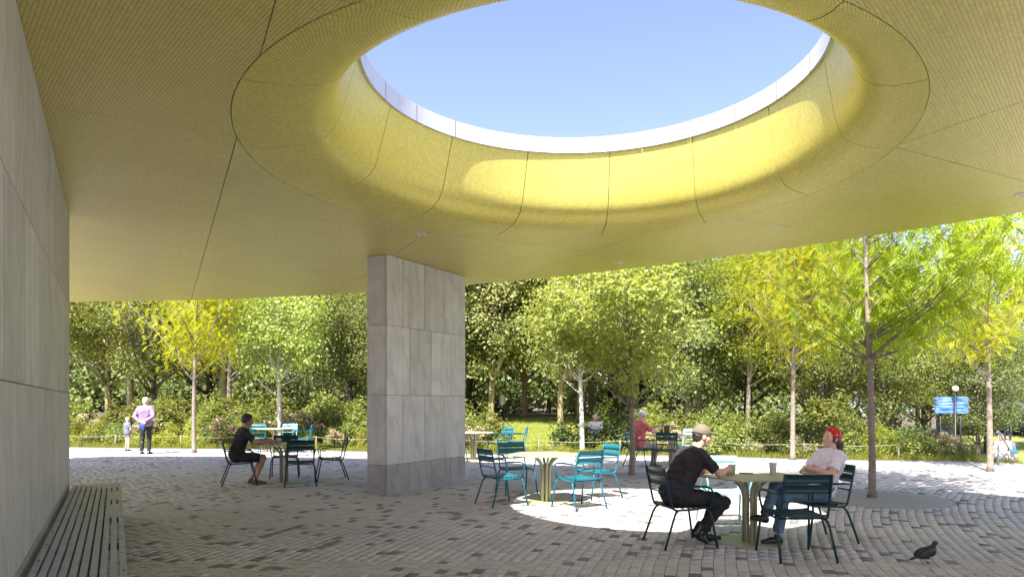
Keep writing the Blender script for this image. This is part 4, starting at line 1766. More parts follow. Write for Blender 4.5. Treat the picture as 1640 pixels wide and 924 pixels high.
def standing(label, loc, heading, scale, skin, top, bottom, hairm, shoes='leather_black', vox=0.016, arms='down', knee=None, group=None, cap=None, longs=True, hem=0.16, seated=False):
    lo, hi = V3(-0.42, -0.40, -0.02), V3(0.42, 0.62, 1.80)
    p = Person(label, loc, heading, vox, lo, hi, group)
    p.skin = skin
    J = dict(pelvis=V3(0, 0, 0.93), waist=V3(0, 0.0, 1.07), chest=V3(0, -0.01, 1.29), neck=V3(0, 0.0, 1.44),
             shL=V3(-0.185, -0.005, 1.385), shR=V3(0.185, -0.005, 1.385),
             elL=V3(-0.25, -0.03, 1.10), elR=V3(0.25, -0.03, 1.10),
             wrL=V3(-0.25, 0.06, 0.87), wrR=V3(0.25, 0.06, 0.87),
             hipL=V3(-0.09, 0, 0.90), hipR=V3(0.09, 0, 0.90),
             knL=V3(-0.10, 0.015, 0.50), knR=V3(0.10, 0.015, 0.50),
             anL=V3(-0.105, -0.02, 0.09), anR=V3(0.105, -0.02, 0.09),
             heL=V3(-0.105, -0.07, 0.0), toL=V3(-0.12, 0.16, 0.0), heR=V3(0.105, -0.07, 0.0), toR=V3(0.12, 0.16, 0.0))
    hands = {'L': (V3(0, 0.15, -1), V3(1, 0, 0), 0.25), 'R': (V3(0, 0.15, -1), V3(-1, 0, 0), 0.25)}
    if arms == 'behind':
        J.update(elL=V3(-0.27, -0.12, 1.13), elR=V3(0.27, -0.12, 1.13), wrL=V3(-0.06, -0.19, 0.96), wrR=V3(0.06, -0.20, 0.98))
        hands = {'L': (V3(1, -0.1, -0.1), V3(0, -1, 0.2), 0.3), 'R': (V3(-1, -0.1, 0.1), V3(0, -1, 0.2), 0.3)}
    if arms == 'front':
        J.update(elL=V3(-0.25, 0.02, 1.10), elR=V3(0.25, 0.02, 1.10), wrL=V3(-0.08, 0.22, 1.08), wrR=V3(0.08, 0.22, 1.08))
        hands = {'L': (V3(0.7, 0.7, 0), V3(0.5, -0.5, 0), 0.5), 'R': (V3(-0.7, 0.7, 0), V3(-0.5, -0.5, 0), 0.5)}
    if seated:
        dz = V3(0, 0, -0.45)
        for k in ('pelvis', 'waist', 'chest', 'neck', 'shL', 'shR', 'elL', 'elR', 'wrL', 'wrR', 'hipL', 'hipR'):
            J[k] = J[k] + dz
        for s, x in (('L', -0.12), ('R', 0.12)):
            J['kn' + s] = V3(x, 0.42, 0.49)
            J['an' + s] = V3(x, 0.40, 0.09)
            J['he' + s] = V3(x, 0.35, 0.0)
            J['to' + s] = V3(x, 0.57, 0.0)
            J['wr' + s] = V3(x, 0.26, 0.62)
            J['el' + s] = V3(x * 2, 0.04, 0.68)
        hands = {'L': (V3(0, 1, -0.2), V3(0, 0, -1), 0.25), 'R': (V3(0, 1, -0.2), V3(0, 0, -1), 0.25)}
    M = rotm(0, rad(-6))
    hc = J['neck'] + V3(0, 0.03, 0.15)
    build_body(p, J, hc, M, hands=hands)
    shirt(p, J, top, 0.93 if longs else 0.72, 0.06 if seated else hem, 0.018, 1.08, 0.006, 0.9, long=longs)
    trousers(p, J, bottom, 0.97, 0.012, 0.006, 2.3, knee_only=knee, name='shorts' if knee else 'trousers')
    for s in 'LR':
        shoe(p, J['he' + s] + V3(0, -0.01, 0), J['to' + s] + V3(0, 0.04, 0), shoes, 0.08)
    hair_cap(p, hc, M, hairm, 1.0, 0.013, 0.045, -0.07, max(0.010, vox * 0.8))
    if cap:
        ball_cap(p, hc, M, cap, 1.0, max(0.010, vox * 0.8))
    p.root.scale = (scale,) * 3
    return p


gp = G(233, 727)
pp = standing('white haired person in a purple striped shirt standing with hands behind the back', (gp.x, gp.y), 95, 1.0, 'skin_light', 'cloth_purple', 'cloth_char', 'hair_grey', arms='behind', vox=0.014, hem=0.10)
jk = pp.field(0.014)
jk.ell((0.0, -0.235, 0.86), (0.085, 0.04, 0.085), 0.02).ell((0.03, -0.23, 0.79), (0.05, 0.03, 0.07), 0.03)
jk.wrinkle(0.006, 50, 1.0)
ja = jk.mesh('folded_jacket')
jo = link('folded_jacket', ja, 'cloth_blue')
jo.matrix_basis = Matrix.Translation((gp.x, gp.y, 0)) @ Matrix.Rotation(rad(5), 4, 'Z')
tag(jo, 'blue folded jacket held behind the back of the white haired person', 'jacket')
gc = G(204, 722)
standing('small child in a slate tee and bare legs beside the white haired person', (gc.x, gc.y), 60, 0.63, 'skin_light', 'cloth_slate', 'cloth_slate', 'hair_grey', arms='front', vox=0.018, knee=0.45, longs=False)

# ---- far people
fs = (3.4, 28.0, 0)
z = terr_z(2.75, 22.6)
standing('person in a white shirt sitting low among the shrubs behind the rope', (2.75, 22.6, z), 250, 0.95, 'skin_light', 'cloth_white', 'cloth_khaki', 'hair_grey', vox=0.02, seated=True, longs=False)
for (x, y, hd, lab, tp, bt, hr) in ((-0.6, 41.0, 200, 'far person in white walking past the trunks beyond the lawn, alone', 'cloth_white', 'cloth_char', 'hair_dark'),
                                    (4.4, 43.0, 160, 'far person in a white top beneath the trees behind the slim grey trunk', 'cloth_white', 'cloth_navy', 'hair_brown')):
    standing(lab, (x, y, terr_z(x, y)), hd, 1.0, 'skin_light', tp, bt, hr, vox=0.026)
crowd = [(15.15, 21.2, 200, 'person in a white top sitting nearest the handrail on the waterfront steps', 'cloth_white', 'hair_dark'),
         (16.0, 22.2, 240, 'person in a dark teal top sitting on the waterfront steps', 'cloth_teal', 'hair_brown'),
         (16.6, 21.4, 215, 'person in a black top sitting on the waterfront steps', 'cloth_black', 'hair_brown'),
         (17.5, 24.2, 190, 'person in a slate top sitting lowest on the waterfront steps', 'cloth_slate', 'hair_dark')]
for (x, y, hd, lab, tp, hr) in crowd:
    standing(lab, (x, y, terr_z(x, y) + 0.42), hd, 0.97, 'skin_light', tp, 'denim', hr, vox=0.022, seated=True, longs=False)


# ------------------------------------------------------------------ pigeon and bag
def pigeon():
    g = G(1484, 902)
    root = thing('pigeon', 'black pigeon walking on the shaded pavers', 'bird', (g.x, g.y, 0), rad(8))
    F = Field((-0.2, -0.1, 0.0), (0.2, 0.1, 0.26), 0.004)
    F.ell((-0.015, 0, 0.105), (0.088, 0.050, 0.052), 0.02, rotm(0, 0) @ np.array(Matrix.Rotation(rad(-24), 3, 'Y')))
    F.ell((0.045, 0, 0.118), (0.045, 0.044, 0.050), 0.03)
    F.cone((0.055, 0, 0.135), (0.085, 0, 0.188), 0.032, 0.020, 0.025)
    F.ell((0.094, 0, 0.200), (0.024, 0.019, 0.020), 0.012)
    F.cone((0.112, 0, 0.198), (0.134, 0, 0.192), 0.006, 0.0035, 0.004)
    F.ell((-0.115, 0, 0.066), (0.070, 0.026, 0.011), 0.02, np.array(Matrix.Rotation(rad(-20), 3, 'Y')))
    for s in (-1, 1):
        F.ell((-0.030, s * 0.043, 0.110), (0.085, 0.012, 0.034), 0.006, np.array(Matrix.Rotation(rad(-24), 3, 'Y')))
        F.cone((-0.005, s * 0.022, 0.078), (-0.002, s * 0.022, 0.052), 0.016, 0.008, 0.015)
    link('body', F.mesh('body'), 'feather', root)
    for s, dx in ((-1, 0.0), (1, 0.03)):
        m = MB()
        m.tube([(-0.002, s * 0.022, 0.058), (dx - 0.004, s * 0.022, 0.008)], 0.0032, 6)
        for t in (-0.5, 0, 0.5):
            m.tube([(dx - 0.004, s * 0.022, 0.007), (dx + 0.026 * math.cos(t), s * 0.022 + 0.026 * math.sin(t), 0.004)], 0.0025, 5)
        m.tube([(dx - 0.004, s * 0.022, 0.007), (dx - 0.02, s * 0.022, 0.004)], 0.0025, 5)
        m.build('leg', 'pigeon_leg', root)


pigeon()

bag = thing('tote_bag', 'black bag with a yellow stripe on the table of the man in the red shirt', 'bag', (3.78, 17.0, 0.75), rad(10))
m = MB()
m.box((0, 0, 0.12), (0.22, 0.12, 0.24))
m.build('bag_body', 'leather_black', bag, bevel=0.02)
m = MB()
m.box((-0.06, -0.063, 0.12), (0.03, 0.006, 0.22))
simple('stripe_yellow', (0.6, 0.5, 0.04), rough=0.6)
m.build('stripe', 'stripe_yellow', bag)
m = MB()
m.tube(bez((-0.06, 0, 0.23), (0, 0, 0.42), (0.06, 0, 0.23), 8), 0.008, 6)
m.build('handle', 'leather_black', bag)


# ------------------------------------------------------------------ vegetation
def leaf_quads(C, size, rng, outward=None, up=0.5, aspect=0.6, fold=0.18, droop=0.0):
    """C (N,3) leaf centres -> one rhombic folded leaf each"""
    N = len(C)
    n = rng.normal(size=(N, 3))
    n[:, 2] += up * 1.5
    if outward is not None:
        n += outward * 1.2
    n /= np.linalg.norm(n, axis=1, keepdims=True)
    t = rng.normal(size=(N, 3))
    t[:, 2] -= droop * 2
    t -= n * (t * n).sum(1, keepdims=True)
    t /= np.linalg.norm(t, axis=1, keepdims=True)
    b = np.cross(n, t)
    L = size * rng.uniform(0.65, 1.3, (N, 1))
    W = L * aspect
    V = np.empty((N, 4, 3), np.float32)
    V[:, 0] = C - t * L * 0.5
    V[:, 1] = C + b * W * 0.5 + n * L * fold
    V[:, 2] = C + t * L * 0.5
    V[:, 3] = C - b * W * 0.5 + n * L * fold
    Q = np.arange(N * 4, dtype=np.int32).reshape(N, 4)
    return V.reshape(-1, 3), Q


def branch_path(a, b, rng, sag=0.15, n=5):
    a, b = np.array(a, float), np.array(b, float)
    L = np.linalg.norm(b - a)
    mid = (a + b) / 2 + rng.normal(size=3) * L * 0.08 + np.array([0, 0, -L * sag * 0.5])
    return [Vector(a * (1 - t) ** 2 + mid * 2 * t * (1 - t) + b * t * t) for t in (i / n for i in range(n + 1))]


def make_tree(kind, seed, height, base, rx, trunk_r, nclump, per, leaf, leafmat, barkmat, lean=0.0, shape='oval', spread=None, up=0.5, aspect=0.6, forks=None, keep=None):
    rng = np.random.default_rng(seed)
    root = empty(kind)
    # trunk
    tp = []
    m = 9
    ox, oy = rng.normal(0, 0.05), rng.normal(0, 0.05)
    for i in range(m + 1):
        t = i / m
        tp.append(Vector((lean * t * height * 0.5 + 0.12 * math.sin(3 * t + seed) * t, 0.12 * math.sin(2.3 * t + seed * 2) * t, t * height * 0.86)))
    w = MB()
    rs = [trunk_r * (1.45 if i == 0 else 1.08 if i == 1 and False else 1.0) * (1 - 0.86 * (i / m) ** 1.1) for i in range(m + 1)]
    tp.insert(1, tp[0] + (tp[1] - tp[0]) * 0.22)
    rs.insert(1, trunk_r * 0.98)
    w.tube(tp, rs, 10)

    def at(z):
        z = max(0, min(height * 0.85, z))
        for p, q in zip(tp, tp[1:]):
            if p.z <= z <= q.z + 1e-6:
                return p + (q - p) * ((z - p.z) / max(q.z - p.z, 1e-6))
        return tp[-1]
    # clump centres spread through the crown volume
    cl = []
    cz, rz = (base + height) / 2, (height - base) / 2
    tries = 0
    while len(cl) < nclump and tries < nclump * 40:
        tries += 1
        d = rng.normal(size=3)
        d /= np.linalg.norm(d)
        r = rng.uniform(0.25, 1.0) ** 0.55
        p = d * r
        zf = (p[2] + 1) / 2
        if shape == 'vase':
            k = 0.55 + 0.5 * math.sin(math.pi * min(1, 0.15 + zf * 0.8))
        elif shape == 'cone':
            k = 1.15 - 0.75 * zf
        else:
            k = 1.0
        lump = 1.0 + 0.22 * noise.noise(Vector((d[0] * 1.7 + seed, d[1] * 1.7, d[2] * 1.7)))
        q = np.array([p[0] * rx * k * lump, p[1] * rx * k * lump, cz + p[2] * rz])
        c0 = at(q[2])
        q[0] += c0.x
        q[1] += c0.y
        if keep is not None and not keep(q):
            continue
        cl.append(q)
    # limbs
    for i, q in enumerate(cl):
        if i % 2 == 0 or forks:
            hd = math.hypot(q[0] - tp[0].x, q[1] - tp[0].y)
            z0 = max(base * 0.82, q[2] - hd * rng.uniform(0.6, 1.1) - 0.2)
            if forks:
                z0 = max(base * 0.80, min(z0, base + (height - base) * 0.45))
            s = at(z0)
            pth = branch_path(s, q, rng, 0.25)
            r0 = max(0.010, trunk_r * 0.42 * (1 - 0.6 * z0 / height))
            w.tube(pth, r0, 6, r2=max(0.004, r0 * 0.15))
    trunk = w.build('trunk', barkmat, root)
    # leaves
    C, O = [], []
    sp = spread or rx * 0.26
    for q in cl:
        k = int(per * rng.uniform(0.6, 1.4))
        g = rng.normal(size=(k, 3)) * np.array([sp, sp, sp * 0.62]) * rng.uniform(0.75, 1.2)
        C.append(q + g)
        c = np.array([at(q[2]).x, at(q[2]).y, cz - rz * 0.3])
        o = (q + g) - c
        o /= np.linalg.norm(o, axis=1, keepdims=True) + 1e-6
        O.append(o)
    C = np.concatenate(C)
    O = np.concatenate(O)
    V, Q = leaf_quads(C, leaf, rng, O, up, aspect)
    crown = link('crown', np_mesh('crown', V, Q), leafmat, root)
    return root


def make_locust(seed, height, base, rx, trunk_r, nclump, sprays, leafmat, barkmat, keep=None):
    """open feathery crown: drooping compound leaves along the twigs"""
    rng = np.random.default_rng(seed)
    root = make_tree('locust_tree', seed, height, base, rx, trunk_r, nclump, 0.01, 0.1, leafmat, barkmat, shape='vase', forks=True, keep=keep)
    crown = [c for c in root.children if c.name.startswith('crown')][0]
    # clump centres repeat the generator of make_tree, so sample fresh twig ends from the trunk mesh instead
    tm = [c for c in root.children if c.name.startswith('trunk')][0].data
    co = np.empty(len(tm.vertices) * 3, np.float32)
    tm.vertices.foreach_get('co', co)
    co = co.reshape(-1, 3)
    co = co[(co[:, 2] > base * 0.98) & (np.hypot(co[:, 0], co[:, 1]) > 0.3)]
    pick = co[rng.integers(0, len(co), sprays)] + rng.normal(size=(sprays, 3)) * np.array([0.30, 0.30, 0.20])
    if keep is not None:
        pick = pick[[keep(q, 0.25) for q in pick]]
    Vs, k = [], 8
    N = len(pick)
    dirv = rng.normal(size=(N, 3))
    dirv[:, 2] = -np.abs(dirv[:, 2]) * 0.6 - 0.25
    dirv /= np.linalg.norm(dirv, axis=1, keepdims=True)
    nrm = rng.normal(size=(N, 3)) * 0.6
    nrm[:, 2] += 1.0
    nrm -= dirv * (nrm * dirv).sum(1, keepdims=True)
    nrm /= np.linalg.norm(nrm, axis=1, keepdims=True)
    side = np.cross(dirv, nrm)
    L = rng.uniform(0.16, 0.30, (N, 1))
    for i in range(k):
        t = (i + 0.5) / k
        base_p = pick + dirv * L * t + np.array([0, 0, -1]) * L * 0.25 * t * t
        for s in (-1, 1):
            ll = 0.062 * (1 - 0.35 * abs(t - 0.45))
            d = side * s * 0.85 + dirv * 0.5
            a = base_p
            b = base_p + d * ll
            w = dirv * 0.016
            V = np.stack([a, (a + b) / 2 + w + nrm * 0.006, b, (a + b) / 2 - w + nrm * 0.006], 1)
            Vs.append(V)
    V = np.concatenate(Vs).reshape(-1, 3)
    # keep leaflets of one spray together so that they share a tint
    Q = np.arange(len(V), dtype=np.int32).reshape(-1, 4)
    old = crown.data
    crown.data = np_mesh('crown', V, Q)
    crown.data.materials.append(MATS[leafmat])
    bpy.data.meshes.remove(old)
    return root


def beyond(x, y):
    t = x / y * 20.0
    for lim, txt in ((-9.5, 'beyond the white haired person'), (-5.5, 'beyond the man in black shorts'), (-2.0, 'behind the marble pier'),
                     (1.5, 'beyond the sunlit table'), (5.0, 'beyond the man in the red shirt'), (9.5, 'beyond the woman in the bandana')):
        if t < lim:
            return txt
    return 'near the blue sign'


def plant(proto, x, y, rz, s, label, cat, group, z=None, sz=None):
    o = proto if proto.name not in used else copy_tree(proto)
    used.add(proto.name)
    if z is None:
        z = terr_z(x, y) - 0.03 if y > edge_y(x) else -0.01
    o.location = (x, y, z)
    o.rotation_euler = (0, 0, rz)
    o.scale = (s, s, sz or s)
    tag(o, label, cat, group)
    return o


PL = G(1397, 797)


def clear_of_roof(q, m=0.45):
    return math.hypot(PL.x + q[0] - RCX, PL.y + q[1] - RCY) > RR + m


LOC1 = make_locust(3, 7.4, 2.75, 2.7, 0.060, 38, 2800, 'leaf_locust_green', 'bark', clear_of_roof)
LOC2 = make_locust(8, 8.0, 3.0, 2.5, 0.075, 40, 2300, 'leaf_locust', 'bark')
GIN1 = make_tree('ginkgo_tree', 21, 4.7, 1.75, 1.45, 0.068, 85, 115, 0.09, 'leaf_ginkgo', 'bark', aspect=0.85, spread=0.27)
GIN2 = make_tree('ginkgo_tree', 22, 6.2, 2.3, 1.7, 0.080, 85, 120, 0.10, 'leaf_ginkgo', 'bark_pale', aspect=0.85, spread=0.32)
p = G(1397, 797)
plant(LOC1, p.x, p.y, 0.0, 1.0, 'open crowned locust tree growing from the round gravel pit', 'tree', None)
p = G(1277, 738)
plant(LOC2, p.x, p.y + 0.3, 1.9, 0.95, 'yellow leaved locust tree at the rope, behind the woman in the bandana', 'tree', None)
p = G(1586, 755)
plant(LOC2, p.x, p.y, 4.2, 0.88, 'yellow leaved locust tree in the sunlit paving beside the handrail', 'tree', None)
p = G(1012, 761)
plant(GIN1, p.x, p.y, 0.0, 1.0, 'young round crowned tree with slim grey trunk near the man in the red shirt', 'tree', None)
plant(GIN2, 2.15, 21.0, 1.0, 1.0, 'young tree with a sunlit white trunk at the rope behind the sunlit table', 'tree', None)
p = G(311, 725)
plant(LOC2, p.x, p.y, 3.1, 0.92, 'slender yellow tree at the paving edge beside the white haired person', 'tree', None)
plant(GIN2, -7.75, 22.9, 2.2, 0.98, 'leafy young tree behind the man in black shorts', 'tree', None)

# woodland trees
W1 = make_tree('plane_tree', 31, 13.5, 3.0, 3.7, 0.20, 105, 210, 0.185, 'leaf_plane', 'bark_yellow', lean=0.06, aspect=0.75, spread=0.60)
W2 = make_tree('plane_tree', 32, 12.0, 2.4, 3.4, 0.17, 100, 210, 0.175, 'leaf_olive', 'bark_yellow', lean=-0.05, aspect=0.7, spread=0.56)
W3 = make_tree('dark_tree', 33, 11.0, 1.6, 3.2, 0.17, 105, 200, 0.155, 'leaf_dark', 'bark_dark', aspect=0.6, spread=0.54)
W4 = make_tree('feathery_tree', 34, 9.5, 2.2, 3.0, 0.14, 100, 200, 0.150, 'leaf_shrub', 'bark_dark', aspect=0.36, spread=0.50, shape='vase')
W5 = make_tree('lime_tree', 35, 10.5, 2.6, 2.9, 0.13, 100, 190, 0.135, 'leaf_locust_green', 'bark', aspect=0.36, spread=0.50, shape='vase')
WOODS = [
    # x, y, proto, scale
    (-1.2, 38.5, W1, 0.95), (2.6, 37.0, W2, 0.95), (3.9, 39.5, W1, 1.0), (6.6, 37.5, W2, 1.05), (9.9, 38.5, W1, 1.0),
    (-4.6, 39.0, W2, 1.05), (0.8, 43.5, W2, 1.1), (5.2, 45.0, W1, 1.05), (8.3, 44.0, W3, 1.15), (-2.8, 45.0, W3, 1.2),
    (-8.3, 35.0, W3, 1.05), (-11.2, 37.5, W2, 1.1), (-14.6, 35.0, W1, 1.0), (-6.0, 31.5, W4, 0.95), (-9.6, 29.5, W3, 0.72),
    (-12.8, 31.0, W5, 0.95), (-17.2, 33.0, W4, 1.1), (-20.5, 37.0, W1, 1.0), (-18.5, 42.0, W3, 1.2), (-12.0, 44.0, W1, 1.1),
    (-7.0, 44.5, W1, 1.1), (-23.5, 40.0, W2, 1.1), (-24.0, 32.0, W5, 1.1),
    (11.6, 33.5, W4, 1.05), (13.6, 30.5, W4, 1.0), (10.3, 30.0, W5, 0.85), (14.8, 34.0, W2, 0.92), (17.0, 31.5, W5, 0.9),
    (12.4, 27.5, W4, 0.78), (15.6, 28.8, W4, 0.82), (19.2, 34.5, W4, 0.95), (18.6, 39.0, W1, 0.85), (14.0, 41.0, W3, 1.05), (22.5, 37.5, W3, 0.85), (20.0, 29.5, W3, 0.55), (22.3, 32.3, W3, 0.6),
    (8.6, 31.5, W3, 0.80), (31.5, 37.0, W2, 0.85), (33.5, 43.0, W1, 0.9), (25.5, 33.0, W4, 0.75), (24.8, 42.0, W2, 0.85), (21.0, 44.0, W1, 0.9), (28.5, 47.0, W1, 0.85),
]
WL = {'plane_tree': 'yellowish trunked tree %s, %s',
      'dark_tree': 'dark leaved tree %s, %s',
      'feathery_tree': 'narrow leaved green tree %s, %s',
      'lime_tree': 'yellow green feathery tree %s, %s'}
for i, (x, y, pr, s) in enumerate(WOODS):
    kd = pr.name.split('.')[0]
    plant(pr, x, y, (i * 2.399) % 6.283, s, WL[kd] % ('at the edge of the wood' if y < 40.5 else 'deep in the wood', beyond(x, y)), 'tree', kd.replace('_', ' ') + 's of the wood', sz=s * (0.95 + 0.1 * ((i * 37) % 10) / 10))


def backdrop():
    """distant wood that closes the view: trunks and foliage too far to tell apart"""
    rng = np.random.default_rng(77)
    C = []
    w = MB()
    for i in range(70):
        x = -52 + i * 1.28 + rng.normal(0, 0.8)
        y = 53 + rng.uniform(0, 12)
        if x > 26:
            continue
        h = rng.uniform(9, 14.5)
        z = terr_z(x, y)
        w.tube([(x, y, z - 0.2), (x + 0.1, y, z + h * 0.8)], 0.22, 6, r2=0.08)
        for j in range(46):
            c = np.array([x, y, z + (rng.uniform(0.2, h) if j < 34 else rng.uniform(0.1, 3.5))]) + rng.normal(size=3) * np.array([1.7, 1.7, 0.4])
            C.append(c + rng.normal(size=(36, 3)) * np.array([0.8, 0.8, 0.5]))
    C = np.concatenate(C)
    V, Q = leaf_quads(C, 0.42, rng, None, 0.4, 0.75)
    o = link('distant_wood', np_mesh('distant_wood', V, Q), 'leaf_dark')
    o['kind'] = 'stuff'
    tag(o, 'distant mass of dark woodland foliage behind the lawn', 'woodland')
    t = w.build('distant_trunks', 'bark_dark', o)
    t['kind'] = 'stuff'


backdrop()


def make_shrub(kind, seed, h, r, nclump, per, leaf, leafmat, flower=None, aspect=0.55, nfl=0, fsize=0.05):
    rng = np.random.default_rng(seed)
    root = empty(kind)
    st = MB()
    C, O, FL = [], [], []
    for i in range(nclump):
        a = rng.uniform(0, 2 * math.pi)
        rr = r * math.sqrt(rng.uniform(0, 1))
        top = h * (1 - 0.45 * (rr / r) ** 2) * rng.uniform(0.55, 1.08)
        q = np.array([rr * math.cos(a), rr * math.sin(a), top * rng.uniform(0.35, 1.0)])
        if i % 2 == 0:
            st.tube([(q[0] * 0.3, q[1] * 0.3, -0.05), (q[0] * 0.75, q[1] * 0.75, q[2] * 0.6), tuple(q)], 0.010, 5, r2=0.003)
        k = int(per * rng.uniform(0.7, 1.3))
        g = rng.normal(size=(k, 3)) * r * 0.17
        C.append(q + g)
        o = g + q * 0.6
        O.append(o / (np.linalg.norm(o, axis=1, keepdims=True) + 1e-6))
        if nfl and q[2] > h * 0.45:
            FL.append(q + np.array([0, 0, r * 0.12]) + rng.normal(size=(nfl, 3)) * np.array([0.10, 0.10, 0.05]))
    C = np.concatenate(C)
    C[:, 2] = np.maximum(C[:, 2], 0.02)
    V, Q = leaf_quads(C, leaf, rng, np.concatenate(O), 0.45, aspect)
    link('foliage', np_mesh('foliage', V, Q), leafmat, root)
    st.build('stem', 'twig', root)
    if FL:
        V, Q = leaf_quads(np.concatenate(FL), fsize, rng, None, 0.8, 0.9)
        link('flower_head', np_mesh('flower_head', V, Q), flower, root)['kind'] = 'stuff'
    return root


SH = {
    'green': (make_shrub('leafy_shrub', 41, 1.30, 0.80, 34, 75, 0.115, 'leaf_shrub'), 'mid green leafy shrub'),
    'lime': (make_shrub('lime_shrub', 42, 0.85, 0.70, 30, 70, 0.10, 'leaf_lime', aspect=0.4), 'low yellow green shrub'),
    'deep': (make_shrub('dark_shrub', 43, 1.4, 0.85, 34, 80, 0.11, 'leaf_deep'), 'dark green shrub'),
    'pink': (make_shrub('pink_flowering_shrub', 44, 1.35, 0.65, 28, 55, 0.10, 'leaf_shrub', 'flower_pink', nfl=70, fsize=0.085), 'dusty pink flowering shrub'),
    'white': (make_shrub('white_flowering_shrub', 45, 1.05, 0.65, 30, 60, 0.09, 'leaf_shrub', 'flower_white', nfl=22, fsize=0.055), 'shrub dotted with white flowers'),
    'tall': (make_shrub('tall_shrub', 46, 2.3, 0.95, 44, 85, 0.14, 'leaf_olive'), 'tall bushy green shrub'),
    'plume': (make_shrub('narrow_leaved_shrub', 47, 1.7, 0.60, 30, 85, 0.16, 'leaf_lime', aspect=0.22), 'upright pale narrow leaved shrub'),
}


def shrub(kind, x, y, s, i, sz=None):
    pr, lab = SH[kind]
    kd = pr.name.split('.')[0]
    plant(pr, x, y, (i * 2.4) % 6.28, s, lab + (' by the rope, ' if y - edge_y(x) < 1.2 else ' well behind the rope, ') + beyond(x, y), 'shrub', kd.replace('_', ' ') + 's of the planting bed', sz=sz)


def plant_beds():
    rng = np.random.default_rng(9)
    i = 0
    x = -21.0
    while x < 12.5:
        ey = edge_y(x)
        pxx = 820 + F_PX * x / (ey + 1)
        window = 770 < pxx < 955            # low planting that leaves the lawn in view
        right = pxx >= 1120
        sgn = 0.60 if 1455 < pxx < 1600 else 0.78 if 1000 < pxx < 1300 else 0.88
        # front row
        kinds = ['lime', 'green', 'pink', 'lime', 'plume'] if not right else ['lime', 'white', 'green', 'white', 'plume']
        k = kinds[int(rng.integers(0, len(kinds)))]
        shrub(k if not window else 'lime', x, ey + 0.55 + rng.uniform(0, 0.35), (0.42 if window else 0.62) * rng.uniform(0.6, 1.3), i)
        i += 1
        if not window:
            kinds = ['pink', 'green', 'deep', 'plume', 'pink'] if not right else ['white', 'green', 'plume', 'green', 'pink']
            k = kinds[int(rng.integers(0, len(kinds)))]
            shrub(k, x + 0.35, ey + 1.7 + rng.uniform(-0.2, 0.4), rng.uniform(0.65, 1.2) * sgn, i)
            i += 1
            k = ['deep', 'green', 'pink', 'tall'][int(rng.integers(0, 4))] if not right else ['tall', 'deep', 'tall', 'green'][int(rng.integers(0, 4))]
            shrub(k, x + 0.1, ey + 3.2 + rng.uniform(-0.4, 0.5), rng.uniform(0.65, 1.2) * sgn * (1.0 if not right else 1.05), i)
            i += 1
            if pxx > 1290 or pxx < 560:
                shrub('tall' if i % 3 else 'deep', x + 0.5, ey + 5.2 + rng.uniform(-0.5, 0.8), rng.uniform(0.85, 1.15) * sgn, i)
                i += 1
        x += rng.uniform(0.85, 1.15) if not window else 0.7
    for (k, x, y, s) in (('green', -1.7, 22.6, 0.95), ('green', -0.9, 23.4, 1.0), ('deep', 2.0, 22.0, 0.85), ('deep', 3.9, 22.4, 1.0), ('green', 3.5, 24.4, 1.1), ('tall', 5.2, 24.6, 0.8)):
        shrub(k, x, y, s, i)
        i += 1


plant_beds()


def grass_fringe():
    rng = np.random.default_rng(4)
    N = 16000
    x = rng.uniform(-16, 13, N)
    ey = np.array([edge_y(a) for a in x])
    y = ey + 0.08 + np.abs(rng.normal(0, 0.25, N))
    z = np.array([terr_z(a, b) for a, b in zip(x, y)])
    h = rng.uniform(0.08, 0.26, N)
    a = rng.uniform(0, 6.28, N)
    dx, dy = np.cos(a) * 0.008, np.sin(a) * 0.008
    lx, ly = rng.normal(0, 0.06, N), rng.normal(0, 0.06, N)
    V = np.empty((N, 4, 3), np.float32)
    V[:, 0] = np.stack([x - dx, y - dy, z], 1)
    V[:, 1] = np.stack([x + dx, y + dy, z], 1)
    V[:, 2] = np.stack([x + lx + dx * 0.2, y + ly, z + h], 1)
    V[:, 3] = np.stack([x + lx - dx * 0.2, y + ly, z + h], 1)
    o = link('grass_fringe', np_mesh('grass_fringe', V.reshape(-1, 3), np.arange(N * 4, dtype=np.int32).reshape(N, 4)), 'leaf_lime')
    o['kind'] = 'stuff'
    tag(o, 'fringe of bright green grass along the edge of the paving', 'grass')
    # lawn blades
    N = 60000
    y = 26 + 16 * rng.uniform(0, 1, N) ** 1.2
    x = rng.uniform(-0.16, 0.32, N) * y - 0.5
    z = np.array([terr_z(a, b) for a, b in zip(x, y)])
    h = rng.uniform(0.03, 0.09, N)
    a = rng.uniform(0, 6.28, N)
    dx, dy = np.cos(a) * 0.010, np.sin(a) * 0.010
    V = np.empty((N, 4, 3), np.float32)
    V[:, 0] = np.stack([x - dx, y - dy, z - 0.01], 1)
    V[:, 1] = np.stack([x + dx, y + dy, z - 0.01], 1)
    V[:, 2] = np.stack([x + dx * 0.3 + dy, y + dx, z + h], 1)
    V[:, 3] = np.stack([x - dx * 0.3 + dy, y + dx, z + h], 1)
    o = link('lawn_grass', np_mesh('lawn_grass', V.reshape(-1, 3), np.arange(N * 4, dtype=np.int32).reshape(N, 4)), 'leaf_lime')
    o['kind'] = 'stuff'
    tag(o, 'short mown grass of the lawn beyond the planting', 'grass')


grass_fringe()


